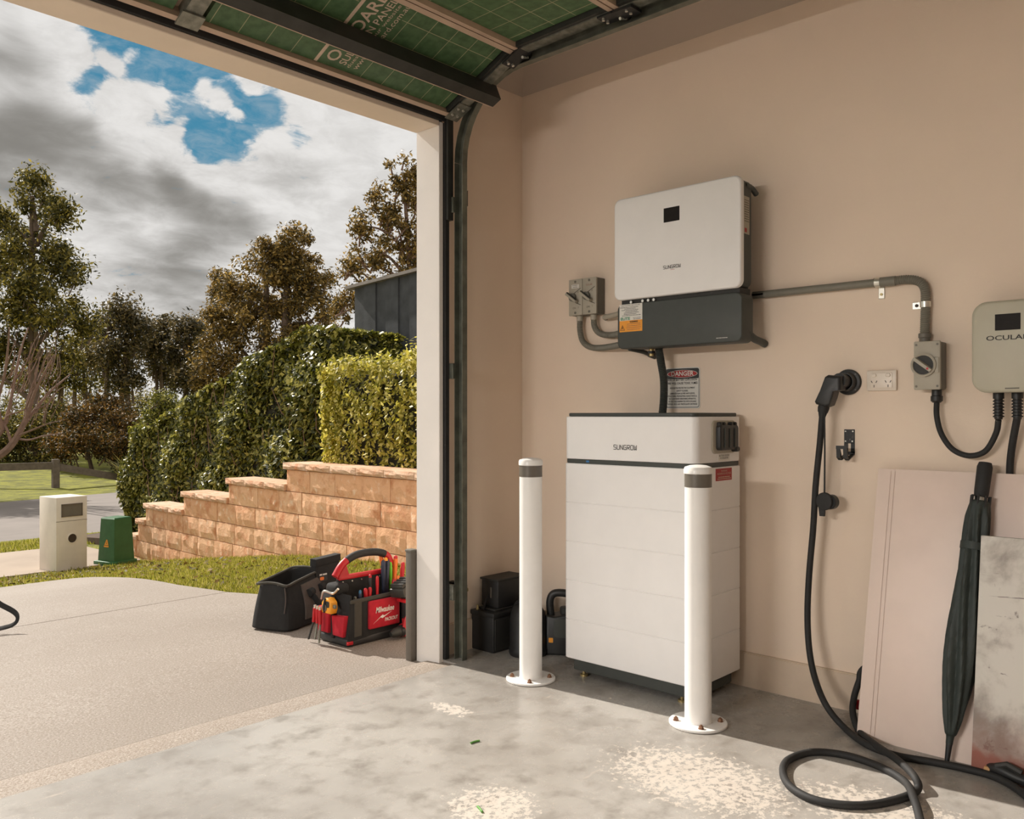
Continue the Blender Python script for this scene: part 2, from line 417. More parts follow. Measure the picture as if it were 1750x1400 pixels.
class MB:
    def __init__(s):
        s.v = []; s.f = []; s.uv = None

    def add(s, vs, fs):
        b = len(s.v)
        s.v += [Vector(p) for p in vs]
        s.f += [tuple(i + b for i in f) for f in fs]
        return s

    def box(s, x0, x1, y0, y1, z0, z1):
        return s.add([(x0, y0, z0), (x1, y0, z0), (x1, y1, z0), (x0, y1, z0), (x0, y0, z1), (x1, y0, z1), (x1, y1, z1), (x0, y1, z1)],
                     [(0, 3, 2, 1), (4, 5, 6, 7), (0, 1, 5, 4), (1, 2, 6, 5), (2, 3, 7, 6), (3, 0, 4, 7)])

    def hexa(s, p):           # 4 bottom + 4 top corners
        return s.add(p, [(0, 3, 2, 1), (4, 5, 6, 7), (0, 1, 5, 4), (1, 2, 6, 5), (2, 3, 7, 6), (3, 0, 4, 7)])

    def rbox(s, x0, x1, y0, y1, z0, z1, r=.005, seg=2, fn=None):
        bm = bmesh.new()
        bmesh.ops.create_cube(bm, size=1)
        for v in bm.verts:
            v.co = ((x0 + x1) / 2 + v.co.x * (x1 - x0), (y0 + y1) / 2 + v.co.y * (y1 - y0), (z0 + z1) / 2 + v.co.z * (z1 - z0))
        bmesh.ops.bevel(bm, geom=list(bm.edges), offset=r, segments=seg, profile=.5, affect='EDGES')
        vs = [v.co.copy() for v in bm.verts]
        if fn: vs = [fn(v) for v in vs]
        bm.verts.index_update()
        s.add(vs, [[v.index for v in f.verts] for f in bm.faces])
        bm.free()
        return s

    def tube(s, pts, r, n=10, closed=False, caps=True, prof=None):
        pts = [Vector(p) for p in pts]
        N = len(pts)
        rs = r if isinstance(r, (list, tuple)) else [r] * N
        tan = []
        for i in range(N):
            if closed: t = pts[(i + 1) % N] - pts[i - 1]
            else: t = pts[min(i + 1, N - 1)] - pts[max(i - 1, 0)]
            tan.append(t.normalized() if t.length > 1e-9 else Vector((0, 0, 1)))
        up = Vector((0, 0, 1)) if abs(tan[0].z) < .9 else Vector((1, 0, 0))
        nrm = (up - tan[0] * up.dot(tan[0])).normalized()
        rings = []
        vs = []
        for i in range(N):
            nrm = (nrm - tan[i] * nrm.dot(tan[i])).normalized()
            bi = tan[i].cross(nrm)
            for k in range(n):
                a = 2 * PI * k / n
                ca, sa = (math.cos(a), math.sin(a)) if prof is None else prof[k]
                vs.append(pts[i] + (nrm * ca + bi * sa) * rs[i])
        fs = []
        for i in range(N if closed else N - 1):
            j = (i + 1) % N
            for k in range(n):
                l = (k + 1) % n
                fs.append((i * n + k, i * n + l, j * n + l, j * n + k))
        if caps and not closed:
            fs.append(tuple(range(n - 1, -1, -1)))
            fs.append(tuple((N - 1) * n + k for k in range(n)))
        return s.add(vs, fs)

    def cyl(s, p0, p1, r0, r1=None, n=18):
        return s.tube([p0, p1], [r0, r0 if r1 is None else r1], n)

    def lathe(s, prof, c, n=28, axis=(0, 0, 1)):
        ax = Vector(axis).normalized()
        u = ax.orthogonal().normalized(); w = ax.cross(u)
        c = Vector(c)
        vs = []
        for r, h in prof:
            for k in range(n):
                a = 2 * PI * k / n
                vs.append(c + ax * h + (u * math.cos(a) + w * math.sin(a)) * r)
        fs = []
        for i in range(len(prof) - 1):
            for k in range(n):
                l = (k + 1) % n
                fs.append((i * n + k, i * n + l, (i + 1) * n + l, (i + 1) * n + k))
        fs.append(tuple(range(n - 1, -1, -1)))
        fs.append(tuple((len(prof) - 1) * n + k for k in range(n)))
        return s.add(vs, fs)

    def prism(s, pts, O, U, V, N, d0, d1, ch=0.0):
        """outline in the U,V plane, extruded along N from d0 to d1, far edge eased by ch"""
        O, U, V, N = Vector(O), Vector(U), Vector(V), Vector(N)
        n = len(pts)
        ca = sum(p[0] for p in pts) / n; cb = sum(p[1] for p in pts) / n
        w = max(p[0] for p in pts) - min(p[0] for p in pts); h = max(p[1] for p in pts) - min(p[1] for p in pts)
        lev = [(d0, 0)]
        if ch > 0:
            for k in range(4):
                a = PI / 2 * k / 3
                lev.append((d1 - math.copysign(ch, d1 - d0) * (1 - math.sin(a)), ch * (1 - math.cos(a))))
        else:
            lev.append((d1, 0))
        vs = []
        for d, ins in lev:
            kx, ky = (w - 2 * ins) / w, (h - 2 * ins) / h
            for p in pts:
                vs.append(O + U * (ca + (p[0] - ca) * kx) + V * (cb + (p[1] - cb) * ky) + N * d)
        fs = []
        for i in range(len(lev) - 1):
            for k in range(n):
                l = (k + 1) % n
                fs.append((i * n + k, i * n + l, (i + 1) * n + l, (i + 1) * n + k))
        fs.append(tuple(range(n - 1, -1, -1)))
        fs.append(tuple((len(lev) - 1) * n + k for k in range(n)))
        return s.add(vs, fs)

    def xf(s, mtx):
        s.v = [mtx @ p for p in s.v]
        return s

    def build(s, name, m, parent=None, smooth=True, fix=True):
        me = bpy.data.meshes.new(name)
        L = wl(parent)
        me.from_pydata([p - L for p in s.v], [], s.f)
        me.materials.append(M[m])
        if fix:
            bm = bmesh.new(); bm.from_mesh(me)
            bmesh.ops.recalc_face_normals(bm, faces=bm.faces)
            bm.to_mesh(me); bm.free()
        if smooth:
            me.shade_smooth()
            me.set_sharp_from_angle(angle=R(38))
        me.update()
        o = bpy.data.objects.new(name, me)
        COL.objects.link(o)
        if parent: o.parent = parent
        WL[o] = L
        return o


def rrect(w, h, r, n=5, cx=0.0, cy=0.0):
    out = []
    for (sx, sy, a0) in ((1, 1, 0), (-1, 1, 90), (-1, -1, 180), (1, -1, 270)):
        for k in range(n + 1):
            a = R(a0 + 90 * k / n)
            out.append((cx + sx * (w / 2 - r) + r * math.cos(a), cy + sy * (h / 2 - r) + r * math.sin(a)))
    return out


def ell(w, h, n=28, cx=0.0, cy=0.0):
    return [(cx + w / 2 * math.cos(2 * PI * k / n), cy + h / 2 * math.sin(2 * PI * k / n)) for k in range(n)]


def cr(pts, k=6, closed=False):
    """Catmull-Rom through the points"""
    pts = [Vector(p) for p in pts]
    n = len(pts); out = []
    for i in range(n if closed else n - 1):
        p0 = pts[i - 1] if (closed or i > 0) else pts[0] * 2 - pts[1]
        p1 = pts[i]; p2 = pts[(i + 1) % n]
        p3 = pts[(i + 2) % n] if (closed or i + 2 < n) else pts[-1] * 2 - pts[-2]
        for j in range(k):
            t = j / k
            out.append(.5 * ((2 * p1) + (p2 - p0) * t + (2 * p0 - 5 * p1 + 4 * p2 - p3) * t * t + (3 * p1 - p0 - 3 * p2 + p3) * t ** 3))
    if not closed: out.append(pts[-1])
    return out


def tag(o, label=None, cat=None, group=None, kind=None):
    if label: o['label'] = label
    if cat: o['category'] = cat
    if group: o['group'] = group
    if kind: o['kind'] = kind
    return o


def thing(name, loc, label, cat, group=None):
    o = bpy.data.objects.new(name, None)
    o.empty_display_size = .05
    COL.objects.link(o)
    o.location = loc
    WL[o] = Vector(loc)
    return tag(o, label, cat, group)


def struct(name, mb, m, **kw):
    return tag(mb.build(name, m, **kw), kind='structure')


def copy_tree(o, parent=None):
    c = o.copy(); COL.objects.link(c); c.parent = parent
    WL[c] = wl(o)
    for ch in list(o.children): copy_tree(ch, c)
    return c


WU, WV, WN = (0, -1, 0), (0, 0, 1), (-1, 0, 0)       # right, up, outward, for things on the right wall


def text(name, body, size, loc, U, V, m, parent=None, align='CENTER', width=None, bold=0.0):
    cu = bpy.data.curves.new(name, 'FONT')
    cu.body = body; cu.size = size; cu.align_x = align; cu.align_y = 'CENTER'
    cu.offset = bold; cu.resolution_u = 3
    tmp = bpy.data.objects.new(name, cu)
    COL.objects.link(tmp)
    dg = bpy.context.evaluated_depsgraph_get()
    me = bpy.data.meshes.new_from_object(tmp.evaluated_get(dg))
    bpy.data.objects.remove(tmp); bpy.data.curves.remove(cu)
    U, V, loc = Vector(U), Vector(V), Vector(loc)
    k = 1.0
    if width and len(me.vertices):
        xs = [v.co.x for v in me.vertices]
        k = width / max(1e-6, max(xs) - min(xs))
    L = wl(parent)
    for v in me.vertices:
        v.co = loc + U * (v.co.x * k) + V * v.co.y - L
    me.materials.clear(); me.materials.append(M[m])
    me.name = name
    o = bpy.data.objects.new(name, me)
    COL.objects.link(o)
    if parent: o.parent = parent
    WL[o] = L
    return o


def scribble(name, lines, parent, m, U, V):
    """small print too fine to read: rows of short dashes; lines = (centre, width, height)"""
    mb = MB()
    U, V = Vector(U), Vector(V)
    for c, w, h in lines:
        c = Vector(c); x = -w / 2
        while x < w / 2 - h:
            l = min(random.uniform(1.2, 5) * h, w / 2 - x)
            mb.add([c + U * x - V * h / 2, c + U * (x + l) - V * h / 2, c + U * (x + l) + V * h / 2, c + U * x + V * h / 2], [(0, 1, 2, 3)])
            x += l + h * .6
    return tag(mb.build(name, m, parent, smooth=False, fix=False), kind='stuff')


STROKES = {'S': [[(1, 1), (.12, 1), (0, .9), (0, .62), (.12, .52), (.88, .48), (1, .38), (1, .1), (.88, 0), (0, 0)]], 'U': [[(0, 1), (0, .12), (.12, 0), (.88, 0), (1, .12), (1, 1)]],
           'N': [[(0, 0), (0, 1), (.9, .05), (1, 0), (1, 1)]], 'G': [[(1, 1), (.12, 1), (0, .88), (0, .12), (.12, 0), (1, 0), (1, .5), (.5, .5)]],
           'R': [[(0, 0), (0, 1), (.88, 1), (1, .88), (1, .56), (.88, .45), (.25, .45), (1, 0)]], 'O': [[(.12, 1), (0, .88), (0, .12), (.12, 0), (.88, 0), (1, .12), (1, .88), (.88, 1), (.12, 1)]],
           'W': [[(0, 1), (.05, 0), (.5, .1), (.5, .75)], [(.5, .1), (.95, 0), (1, 1)]]}


def stroke_logo(name, body, c, U, V, width, height, th, m, parent):
    """thin squared lettering drawn as ribbons"""
    U, V, c = Vector(U), Vector(V), Vector(c)
    n = len(body); pitch = width / (n - .3); lw = pitch * .7
    mb = MB()
    for i, ch in enumerate(body):
        x0 = -width / 2 + i * pitch
        for st in STROKES[ch]:
            for (a, b) in zip(st, st[1:]):
                p = Vector((x0 + a[0] * lw, (a[1] - .5) * height)); q = Vector((x0 + b[0] * lw, (b[1] - .5) * height))
                d = (q - p).normalized(); e = Vector((-d.y, d.x)) * th / 2
                p = p - d * th * .4; q = q + d * th * .4
                mb.add([c + U * k.x + V * k.y for k in (p - e, q - e, q + e, p + e)], [(0, 1, 2, 3)])
    return tag(mb.build(name, m, parent, smooth=False, fix=False), kind='stuff')

# ------------------------------------------------------------------ the garage shell
XW, YD, ZC = 3.185, 2.87, 2.80          # right wall, inner face of the door wall, ceiling
XJ, YI, YO, ZH = 2.575, 2.82, 2.965, 2.40   # right reveal of the opening, its inner and outer edge, soffit
XL, YB, XO = -2.95, -3.6, -2.35         # left wall, back wall, left reveal

fl = MB().box(XL, XW, YB, 2.73, -.15, 0).box(XJ + .02, XW, 2.73, YD, -.15, 0)
struct('floor', fl, 'sealed_concrete')
struct('wall_right', MB().box(XW, XW + .12, YB - .1, YO + .02, -.2, ZC + .1), 'wall_paint')
wf = MB().box(XJ + .02, XW, YD, YO, -.2, ZC + .1).box(XL, XO - .02, YD, YO, -.2, ZC + .1).box(XO - .02, XJ + .02, YD, YO, ZH + .02, ZC + .1)
struct('wall_front', wf, 'wall_paint')
struct('wall_left', MB().box(XL - .12, XL, YB - .1, YO, -.2, ZC + .1), 'wall_paint')
struct('wall_back', MB().box(XL, XW, YB - .12, YB, -.2, ZC + .1), 'wall_paint')
struct('ceiling', MB().box(XL - .1, XW + .1, YB - .1, YO, ZC, ZC + .1), 'ceiling_paint')
# roof over, so that no sky leaks through
struct('baseboard_right', MB().box(XW - .016, XW, YB, YD - .016, 0, .135).box(XW - .012, XW, YB, YD - .016, .135, .139), 'skirting_paint')
struct('baseboard_front', MB().box(XJ + .09, XW, YD - .016, YD, 0, .135).box(XJ + .09, XW, YD - .012, YD, .135, .139), 'skirting_paint')


def cove(p0, p1, out):
    mb = MB(); n = 7; vs = []
    out = Vector(out)
    for p in (p0, p1):
        p = Vector(p)
        vs.append(p)
        for k in range(n + 1):
            a = PI / 2 * k / n
            vs.append(p + out * (.088 * (1 - math.cos(a)) + .004) + Vector((0, 0, -.088 + .088 * math.sin(a) - .0)))
        vs.append(p + Vector((0, 0, -.092)) )
    m_ = n + 3
    fs = [(k, (k + 1) % m_, m_ + (k + 1) % m_, m_ + k) for k in range(m_)]
    fs += [tuple(range(m_)), tuple(m_ + k for k in range(m_))]
    return mb.add(vs, fs)


struct('trim_1', cove((XW, YB, ZC), (XW, YD, ZC), (-1, 0, 0)), 'ceiling_paint')
struct('trim_2', cove((XL, YD, ZC), (XW, YD, ZC), (0, -1, 0)), 'ceiling_paint')
struct('trim_3', MB().rbox(XJ, XJ + .024, YI, YO + .012, -.04, ZH + .02, .003, 1), 'reveal_paint')
struct('trim_4', MB().rbox(XO, XJ - .0005, YI, YO + .012, ZH, ZH + .024, .003, 1), 'trim_paint')
struct('trim_5', MB().rbox(XO - .024, XO, YI, YO + .012, -.04, ZH + .02, .003, 1), 'reveal_paint')

# unseen ceiling lamps, added to brighten the interior, behind the open door
for k_, (bx_, lab_) in enumerate(((.55, 'added unseen fill lamp on the ceiling nearer the right wall'), (-1.35, 'added unseen fill lamp on the ceiling nearer the left wall'))):
    lt = thing('ceiling_fill_lamp', (bx_, -.75, ZC), lab_, 'lamp', 'added fill lamps')
    MB().rbox(bx_ - .07, bx_ + .07, -1.5, -.1, ZC - .05, ZC, .006, 2).build('housing', 'plain_white_paint', lt)
    MB().rbox(bx_ - .06, bx_ + .06, -1.47, -.13, ZC - .062, ZC - .049, .005, 2).build('lens', 'diffuser', lt)
    ld = bpy.data.lights.new('fill_light', 'AREA')
    ld.shape = 'RECTANGLE'; ld.size = .11; ld.size_y = 1.3; ld.energy = 7; ld.color = (1, .96, .90)
    lo_ = bpy.data.objects.new('fill_light', ld); COL.objects.link(lo_); lo_.parent = lt
    lo_.location = (0, -.05, -.066)

# long unseen lamp added on the left wall to brighten the right wall
lt = thing('wall_fill_lamp', (XL, 1.6, 1.95), 'added unseen long fill lamp on the left garage wall', 'lamp', 'added fill lamps')
MB().rbox(XL, XL + .06, .75, 2.45, 1.85, 2.05, .008, 2).build('housing', 'plain_white_paint', lt)
MB().rbox(XL + .058, XL + .075, .78, 2.42, 1.87, 2.03, .006, 2).build('lens', 'diffuser', lt)
MB().hexa([(XL, .72, 2.052), (XL + .36, .72, 1.945), (XL + .36, 2.48, 1.945), (XL, 2.48, 2.052), (XL, .72, 2.060), (XL + .36, .72, 1.953), (XL + .36, 2.48, 1.953), (XL, 2.48, 2.060)]).build('hood', 'plain_white_paint', lt)  # added visor, angled so the fill fades towards the wall top
ld = bpy.data.lights.new('fill_light', 'AREA')
ld.shape = 'RECTANGLE'; ld.size = .16; ld.size_y = 1.6; ld.energy = 90; ld.color = (1, .97, .93)
lo_ = bpy.data.objects.new('fill_light', ld); COL.objects.link(lo_); lo_.parent = lt
lo_.location = (.08, 0, 0); lo_.rotation_euler = (0, R(-90), 0)

# weather seal beside and above the opening
t = thing('door_seal', (XJ + .04, YI, 0), 'black rubber weather seal running up the garage door jamb', 'seal')
MB().rbox(XJ + .026, XJ + .052, YI - .012, YI + .02, 0, ZH + .02, .003, 1).build('side_strip', 'black_rubber', t)
MB().rbox(XO, XJ + .052, YI - .012, YI - .001, ZH + .022, ZH + .075, .003, 1).build('head_strip', 'black_rubber', t)
MB().box(XO, XJ + .02, YI, YD, ZH + .024, ZH + .1).build('head_packer', 'black_rubber', t)

# ------------------------------------------------------------------ garage door: sections in the track
XD0, XD1 = XO - .05, 2.625
t = thing('garage_door', (XD0, 2.77, 2.43), 'raised sectional garage door lined with green foil insulation', 'garage door')
pts = [(2.772, 2.430), (2.364, 2.606), (1.862, 2.612), (1.352, 2.615), (.842, 2.615), (.33, 2.615)]
NST = 4
for i in range(len(pts) - 1):
    a = Vector((0, pts[i][0], pts[i][1])); b = Vector((0, pts[i + 1][0], pts[i + 1][1]))
    d = (b - a); L = d.length; d.normalize()
    nin = Vector((0, -d.z, d.y)) if d.y > 0 else Vector((0, d.z, -(-d.y)))
    nin = Vector((1, 0, 0)).cross(d).normalized()
    if nin.z > 0: nin = -nin
    F = lambda x, s, n, a=a, d=d, nin=nin: Vector((x, 0, 0)) + a + d * s + nin * n

    def slab(x0, x1, s0, s1, n0, n1, F=F):
        return MB().hexa([F(x0, s0, n0), F(x1, s0, n0), F(x1, s1, n0), F(x0, s1, n0), F(x0, s0, n1), F(x1, s0, n1), F(x1, s1, n1), F(x0, s1, n1)])
    slab(XD0, XD1, .001, L - .001, -.05, -.042).build('door_skin', 'pale_steel', t)
    for (s0, s1) in ((.003, .024), (L - .024, L - .003)):
        slab(XD0, XD1 - .05, s0, s1, -.042, .004).build('section_rail', 'pale_steel', t)
    xs = [XD0 + (XD1 - XD0) * k / NST for k in range(NST + 1)]
    for k in range(NST):
        x0, x1 = xs[k] + (.055 if k else .06), xs[k + 1] - (.055 if k < NST - 1 else .075)
        pn = slab(x0, x1, .026, L - .026, -.040, -.018).build('insulation_panel', 'foil_insulation', t, smooth=False)
        uvl = pn.data.uv_layers.new(name='UVMap')
        W0 = wl(pn)
        for lp in pn.data.loops:
            co = pn.data.vertices[lp.vertex_index].co + W0
            uvl.data[lp.index].uv = (co.x, (co - a).dot(d) + .03)
    for k in range(1, NST):
        slab(xs[k] - .03, xs[k] + .03, .024, L - .024, -.042, .003).build('stile', 'galvanised', t)
        hg = slab(xs[k] - .035, xs[k] + .035, L - .05, L + .05 if i < len(pts) - 2 else L, .004, .009).build('hinge', 'galvanised', t)
    slab(XD1 - .068, XD1 - .05, .003, L - .003, -.042, .0).build('stile_return', 'dark_metal', t)
    slab(XD1 - .05, XD1, .003, L - .003, -.042, .005).build('end_stile', 'galvanised', t)
    if i == 0:
        st = slab(XD0 + .02, XD1 + .03, .195, .199, 0, .072)
        st.hexa([F(XD0 + .02, .199, .068), F(XD1 + .03, .199, .068), F(XD1 + .03, .245, .068), F(XD0 + .02, .245, .068),
                 F(XD0 + .02, .199, .072), F(XD1 + .03, .199, .072), F(XD1 + .03, .245, .072), F(XD0 + .02, .245, .072)])
        st.hexa([F(XD0 + .02, .245, .0), F(XD1 + .03, .245, .0), F(XD1 + .03, .249, .0), F(XD0 + .02, .249, .0),
                 F(XD0 + .02, .245, .072), F(XD1 + .03, .245, .072), F(XD1 + .03, .249, .072), F(XD0 + .02, .249, .072)])
        so = st.build('strut', 'dark_metal', t)
        slab(XD0 + .02, XD1 + .028, .192, .1955, .066, .0725).build('strut_lip', 'pale_steel', so)
        # bottom bracket with its bolts and roller
        bk = slab(XD1 - .06, XD1 + .012, -.004, .10, .005, .010).build('bottom_bracket', 'galvanised', t)
        for (u, s) in ((-.045, .03), (-.015, .03), (-.045, .07), (-.015, .07)):
            MB().cyl(F(XD1 + u, s, .01), F(XD1 + u, s, .016), .006, n=8).build('bolt', 'bright_metal', bk)
        slab(xs[3] - .04, xs[3] + .04, -.004, .06, .004, .012).build('centre_bracket', 'galvanised', t)
        # the printed name
        Up, Vp = d, Vector((-1, 0, 0))
        pr = lambda s, x: F(x, s, -.0172)
        slab(1.866, 1.880, .028, L - .028, -.018, -.0172).build('print_bar', 'print_cream', t)
        text('print_name', 'OILBOARD', .075, pr(.243, 1.928), Up, Vp, 'print_cream', t, width=.375, bold=.001)
        text('print_kind', 'SULATION PANEL', .045, pr(.235, 1.980), Up, Vp, 'print_cream', t, width=.36, bold=.0004)
        text('print_note', 'dues - visit our website', .024, pr(.225, 2.010), Up, Vp, 'print_cream', t, width=.35)
        text('print_address', 'www.foilboard.com.au', .036, pr(.235, 2.040), Up, Vp, 'print_cream', t, width=.36)
    if i < len(pts) - 2:
        hg = MB().box(0, 0, 0, 0, 0, 0)
        hg = slab(XD1 - .055, XD1 + .015, L - .075, L - .005, .006, .014)
        e = Vector((0, 0, 0))
        for (p, q) in ((L - .01, L + .08),):
            hg.hexa([F(XD1 - .055, p, .006), F(XD1 + .015, p, .006), F(XD1 + .015, q, .010), F(XD1 - .055, q, .010),
                     F(XD1 - .055, p, .016), F(XD1 + .015, p, .016), F(XD1 + .015, q, .020), F(XD1 - .055, q, .020)])
        ho = hg.build('end_hinge', 'black_plastic', t)
        for (u, s) in ((-.04, L - .055), (-.012, L - .055), (-.04, L + .05), (-.012, L + .05)):
            MB().cyl(F(XD1 + u, s, .012), F(XD1 + u, s, .024), .006, n=8).build('bolt', 'bright_metal', ho)
        MB().cyl(F(XD1 - .01, L, .022), F(XD1 + .05, L, .0), .006, n=8).build('roller_stem', 'bright_metal', ho)
        MB().cyl(F(XD1 + .03, L, -.01), F(XD1 + .042, L, -.01), .022, n=16).build('roller', 'black_plastic', ho)

# the track on the right
XT = 2.655
t = thing('door_track', (XT, 2.76, 0), 'dark galvanised steel track for the garage door, curving up beside the jamb', 'track')


def channel(path, w=.052, dep=.03, th=.003):
    """C-section swept along a path in the YZ plane, open towards the door (-X)"""
    mb = MB()
    sec = [(-.5 * w, 0), (-.5 * w, dep), (.5 * w, dep), (.5 * w, 0), (.5 * w - th, 0), (.5 * w - th, dep - th), (-.5 * w + th, dep - th), (-.5 * w + th, 0)]
    vs = []; n = len(sec)
    for i, p in enumerate(path):
        q0 = path[max(0, i - 1)]; q1 = path[min(len(path) - 1, i + 1)]
        tg = Vector((0, q1[0] - q0[0], q1[1] - q0[1])).normalized()
        nn = Vector((0, tg.z, -tg.y))
        for (a, b) in sec:
            vs.append(Vector((XT - .015 + b, p[0], p[1])) + nn * a)
    fs = []
    for i in range(len(path) - 1):
        for k in range(n):
            l = (k + 1) % n
            fs.append((i * n + k, i * n + l, (i + 1) * n + l, (i + 1) * n + k))
    fs += [tuple(range(n)), tuple((len(path) - 1) * n + k for k in range(n))]
    return mb.add(vs, fs)


yv, zt_, rc = 2.765, 2.60, .36
vert = [(yv, .0), (yv, 1.0), (yv, 2.0), (yv, zt_ - rc)]
arc = [(yv - rc + rc * math.cos(a), zt_ - rc + rc * math.sin(a)) for a in [PI / 2 * k / 10 for k in range(11)]]
hor = [(yv - rc, zt_), (1.0, zt_), (-.4, zt_)]
channel(vert).build('vertical_rail', 'track_steel', t)
channel(arc).build('curved_rail', 'track_steel', t)
channel(hor).build('horizontal_rail', 'track_steel', t)
for z, m_ in ((.30, 'galvanised'), (1.30, 'track_steel'), (2.05, 'track_steel')):
    b_ = MB().rbox(XT - .03, XT - .012, yv + .02, YD, z - .035, z + .035, .002, 1).build('wall_bracket', m_, t)
b_ = MB().box(XT + .016, XT + .05, yv + .06, YD, .26, .335).box(XT + .016, XT + .022, yv - .02, yv + .07, .26, .335).build('foot_bracket', 'dark_metal', t)
MB().cyl((XT + .02, yv - .005, .31), (XT + .034, yv - .005, .31), .011, n=6).build('bolt', 'brass', b_)
MB().box(XT + .016, XT + .04, yv - .005, yv + .02, 2.05, 2.12).build('splice_plate', 'dark_metal', t)
MB().box(XT - .05, XT - .018, yv + .03, yv + .055, 1.98, 2.44).build('hanger_angle', 'dark_metal', t)
MB().box(XT + .018, XT + .045, -.3, -.27, zt_, ZC).build('ceiling_hanger', 'galvanised', t)
MB().box(XT + .018, XT + .045, 1.2, 1.23, zt_, ZC).build('ceiling_hanger', 'galvanised', t)

# little guard post against the outer corner of the reveal
t = thing('corner_guard', (XJ - .02, YO + .03, -.03), 'grey steel guard strip standing against the outside of the white jamb', 'guard')
MB().rbox(XJ - .03, XJ + .01, YO + .014, YO + .055, -.032, .475, .006, 2).build('post', 'band_grey', t)
MB().rbox(XJ - .032, XJ + .012, YO + .013, YO + .057, .470, .482, .004, 2).build('cap', 'grey_plastic_dark', t)

# ------------------------------------------------------------------ ground outside
ZP = [(2.9, -.03), (3.5, -.032), (5, -.06), (6.5, -.15), (8, -.35), (9.8, -.61), (12, -.63), (14, -.80), (15.2, -.90), (23, -.95), (25, -.86), (40, -.3), (90, .8)]


def zt(y, x=0):
    if y <= ZP[0][0]: return ZP[0][1]
    for (a, za), (b, zb) in zip(ZP, ZP[1:]):
        if y <= b:
            k = (y - a) / (b - a)
            return za + (zb - za) * k
    return ZP[-1][1]


def ztS(y):                      # eased profile
    return (zt(y - .35) + 2 * zt(y) + zt(y + .35)) / 4


def sheet(rows, th=.06, lift=0.0):
    """rows = list of (y, x0, x1): a strip of ground following the fall of the land"""
    mb = MB(); vs = []
    nx = 10
    for y, x0, x1 in rows:
        for k in range(nx + 1):
            x = x0 + (x1 - x0) * k / nx
            yy = y + 0 * x
            vs.append((x, yy, ztS(yy) + lift))
    n = nx + 1
    m_ = len(rows)
    fs = [(i * n + k, i * n + k + 1, (i + 1) * n + k + 1, (i + 1) * n + k) for i in range(m_ - 1) for k in range(nx)]
    top = len(vs)
    vs2 = vs + [(x, y, z - th) for x, y, z in vs]
    fs2 = fs + [tuple(reversed([a + top for a in f])) for f in fs]
    rim = [k for k in range(n)] + [(i + 1) * n - 1 for i in range(1, m_)] + [(m_ - 1) * n + k for k in range(n - 2, -1, -1)] + [i * n for i in range(m_ - 2, 0, -1)]
    for a, b in zip(rim, rim[1:] + rim[:1]):
        fs2.append((a, b, b + top, a + top))
    return mb.add(vs2, fs2)


def edge(y):                     # right-hand edge of the driveway
    P_ = [(2.9, 4.38), (4.0, 4.36), (4.3, 3.9), (4.55, 3.3), (4.8, 2.98), (5.2, 2.86), (5.9, 2.84), (6.6, 2.88), (7.2, 2.94), (7.7, 2.97), (7.95, 2.93), (8.1, 2.75)]
    if y <= P_[0][0]: return P_[0][1]
    for (a, xa), (b, xb) in zip(P_, P_[1:]):
        if y <= b: return xa + (xb - xa) * (y - a) / (b - a)
    return P_[-1][1]


def frange(a, b, st):
    n = max(1, round((b - a) / st))
    return [a + (b - a) * k / n for k in range(n + 1)]


# strip of concrete between slab and driveway, then the two driveway pours
lip = MB()
lip.add([(XL, 2.733, -.006), (XJ + .02, 2.733, -.006), (XJ + .02, 2.90, -.016), (XL, 2.90, -.016), (XL, 2.946, -.031), (XJ + .02, 2.946, -.031),
         (XL, 2.733, -.15), (XJ + .02, 2.733, -.15), (XJ + .02, 2.945, -.15), (XL, 2.945, -.15)],
        [(0, 1, 2, 3), (3, 2, 5, 4), (0, 6, 7, 1), (4, 5, 8, 9), (6, 9, 8, 7), (0, 3, 4, 9, 6), (1, 7, 8, 5, 2)])
struct('threshold_strip', lip, 'lip_concrete')
struct('driveway_near_slab', sheet([(y, -7, edge(y)) for y in frange(2.946, 5.215, .13)], .1), 'driveway_concrete')
struct('driveway_far_slab', sheet([(y, -7, edge(y)) for y in frange(5.225, 8.1, .13)], .1), 'driveway_concrete')

turf = MB()
ys = frange(2.6, 15.2, .35); xs = [-9, -6, -3, 0, 1.5, 2.5, 3, 3.4, 3.8, 4.2, 4.45, 4.7, 6, 9, 14, 22]
vs = [(x, y, ztS(y) - (.03 if x < edge(y) + .02 and y < 8.15 else -.0) - .008) for y in ys for x in xs]
n = len(xs)
turf.add(vs, [(i * n + k, i * n + k + 1, (i + 1) * n + k + 1, (i + 1) * n + k) for i in range(len(ys) - 1) for k in range(n - 1)])
struct('front_lawn', turf, 'lawn_turf', fix=False)
struct('footpath', sheet([(y, -9, 4.38) for y in frange(9.95, 11.9, .2)], .08, .012), 'footpath_concrete')
rd = MB()
nn = lambda x: 14.3 + .10 * (x - 4); ff = lambda x: 21.9 + .2 * (x - 6.4)
rd.add([(-30, nn(-30), -.885), (60, nn(60), -.885), (60, ff(60), -.90), (-30, ff(-30), -.90), (-30, nn(-30), -1.1), (60, nn(60), -1.1), (60, ff(60), -1.1), (-30, ff(-30), -1.1)],
       [(0, 1, 2, 3), (0, 4, 5, 1), (2, 6, 7, 3), (4, 7, 6, 5), (0, 3, 7, 4), (1, 5, 6, 2)])
struct('road', rd, 'asphalt')
park = MB()
ys = [16, 19, 22, 24, 26, 29, 33, 38, 45, 55, 70, 95]; xs = [-70, -40, -20, -8, 0, 6, 10, 14, 20, 30, 45, 70, 100]
vs = [(x, y + .2 * (x - 6.4) * (1 if y < 30 else .4), max(-1.06 if y < 20 else -.93, zt(y) - .08 + (.0 if y > 23 else 0))) for y in ys for x in xs]
n = len(xs)
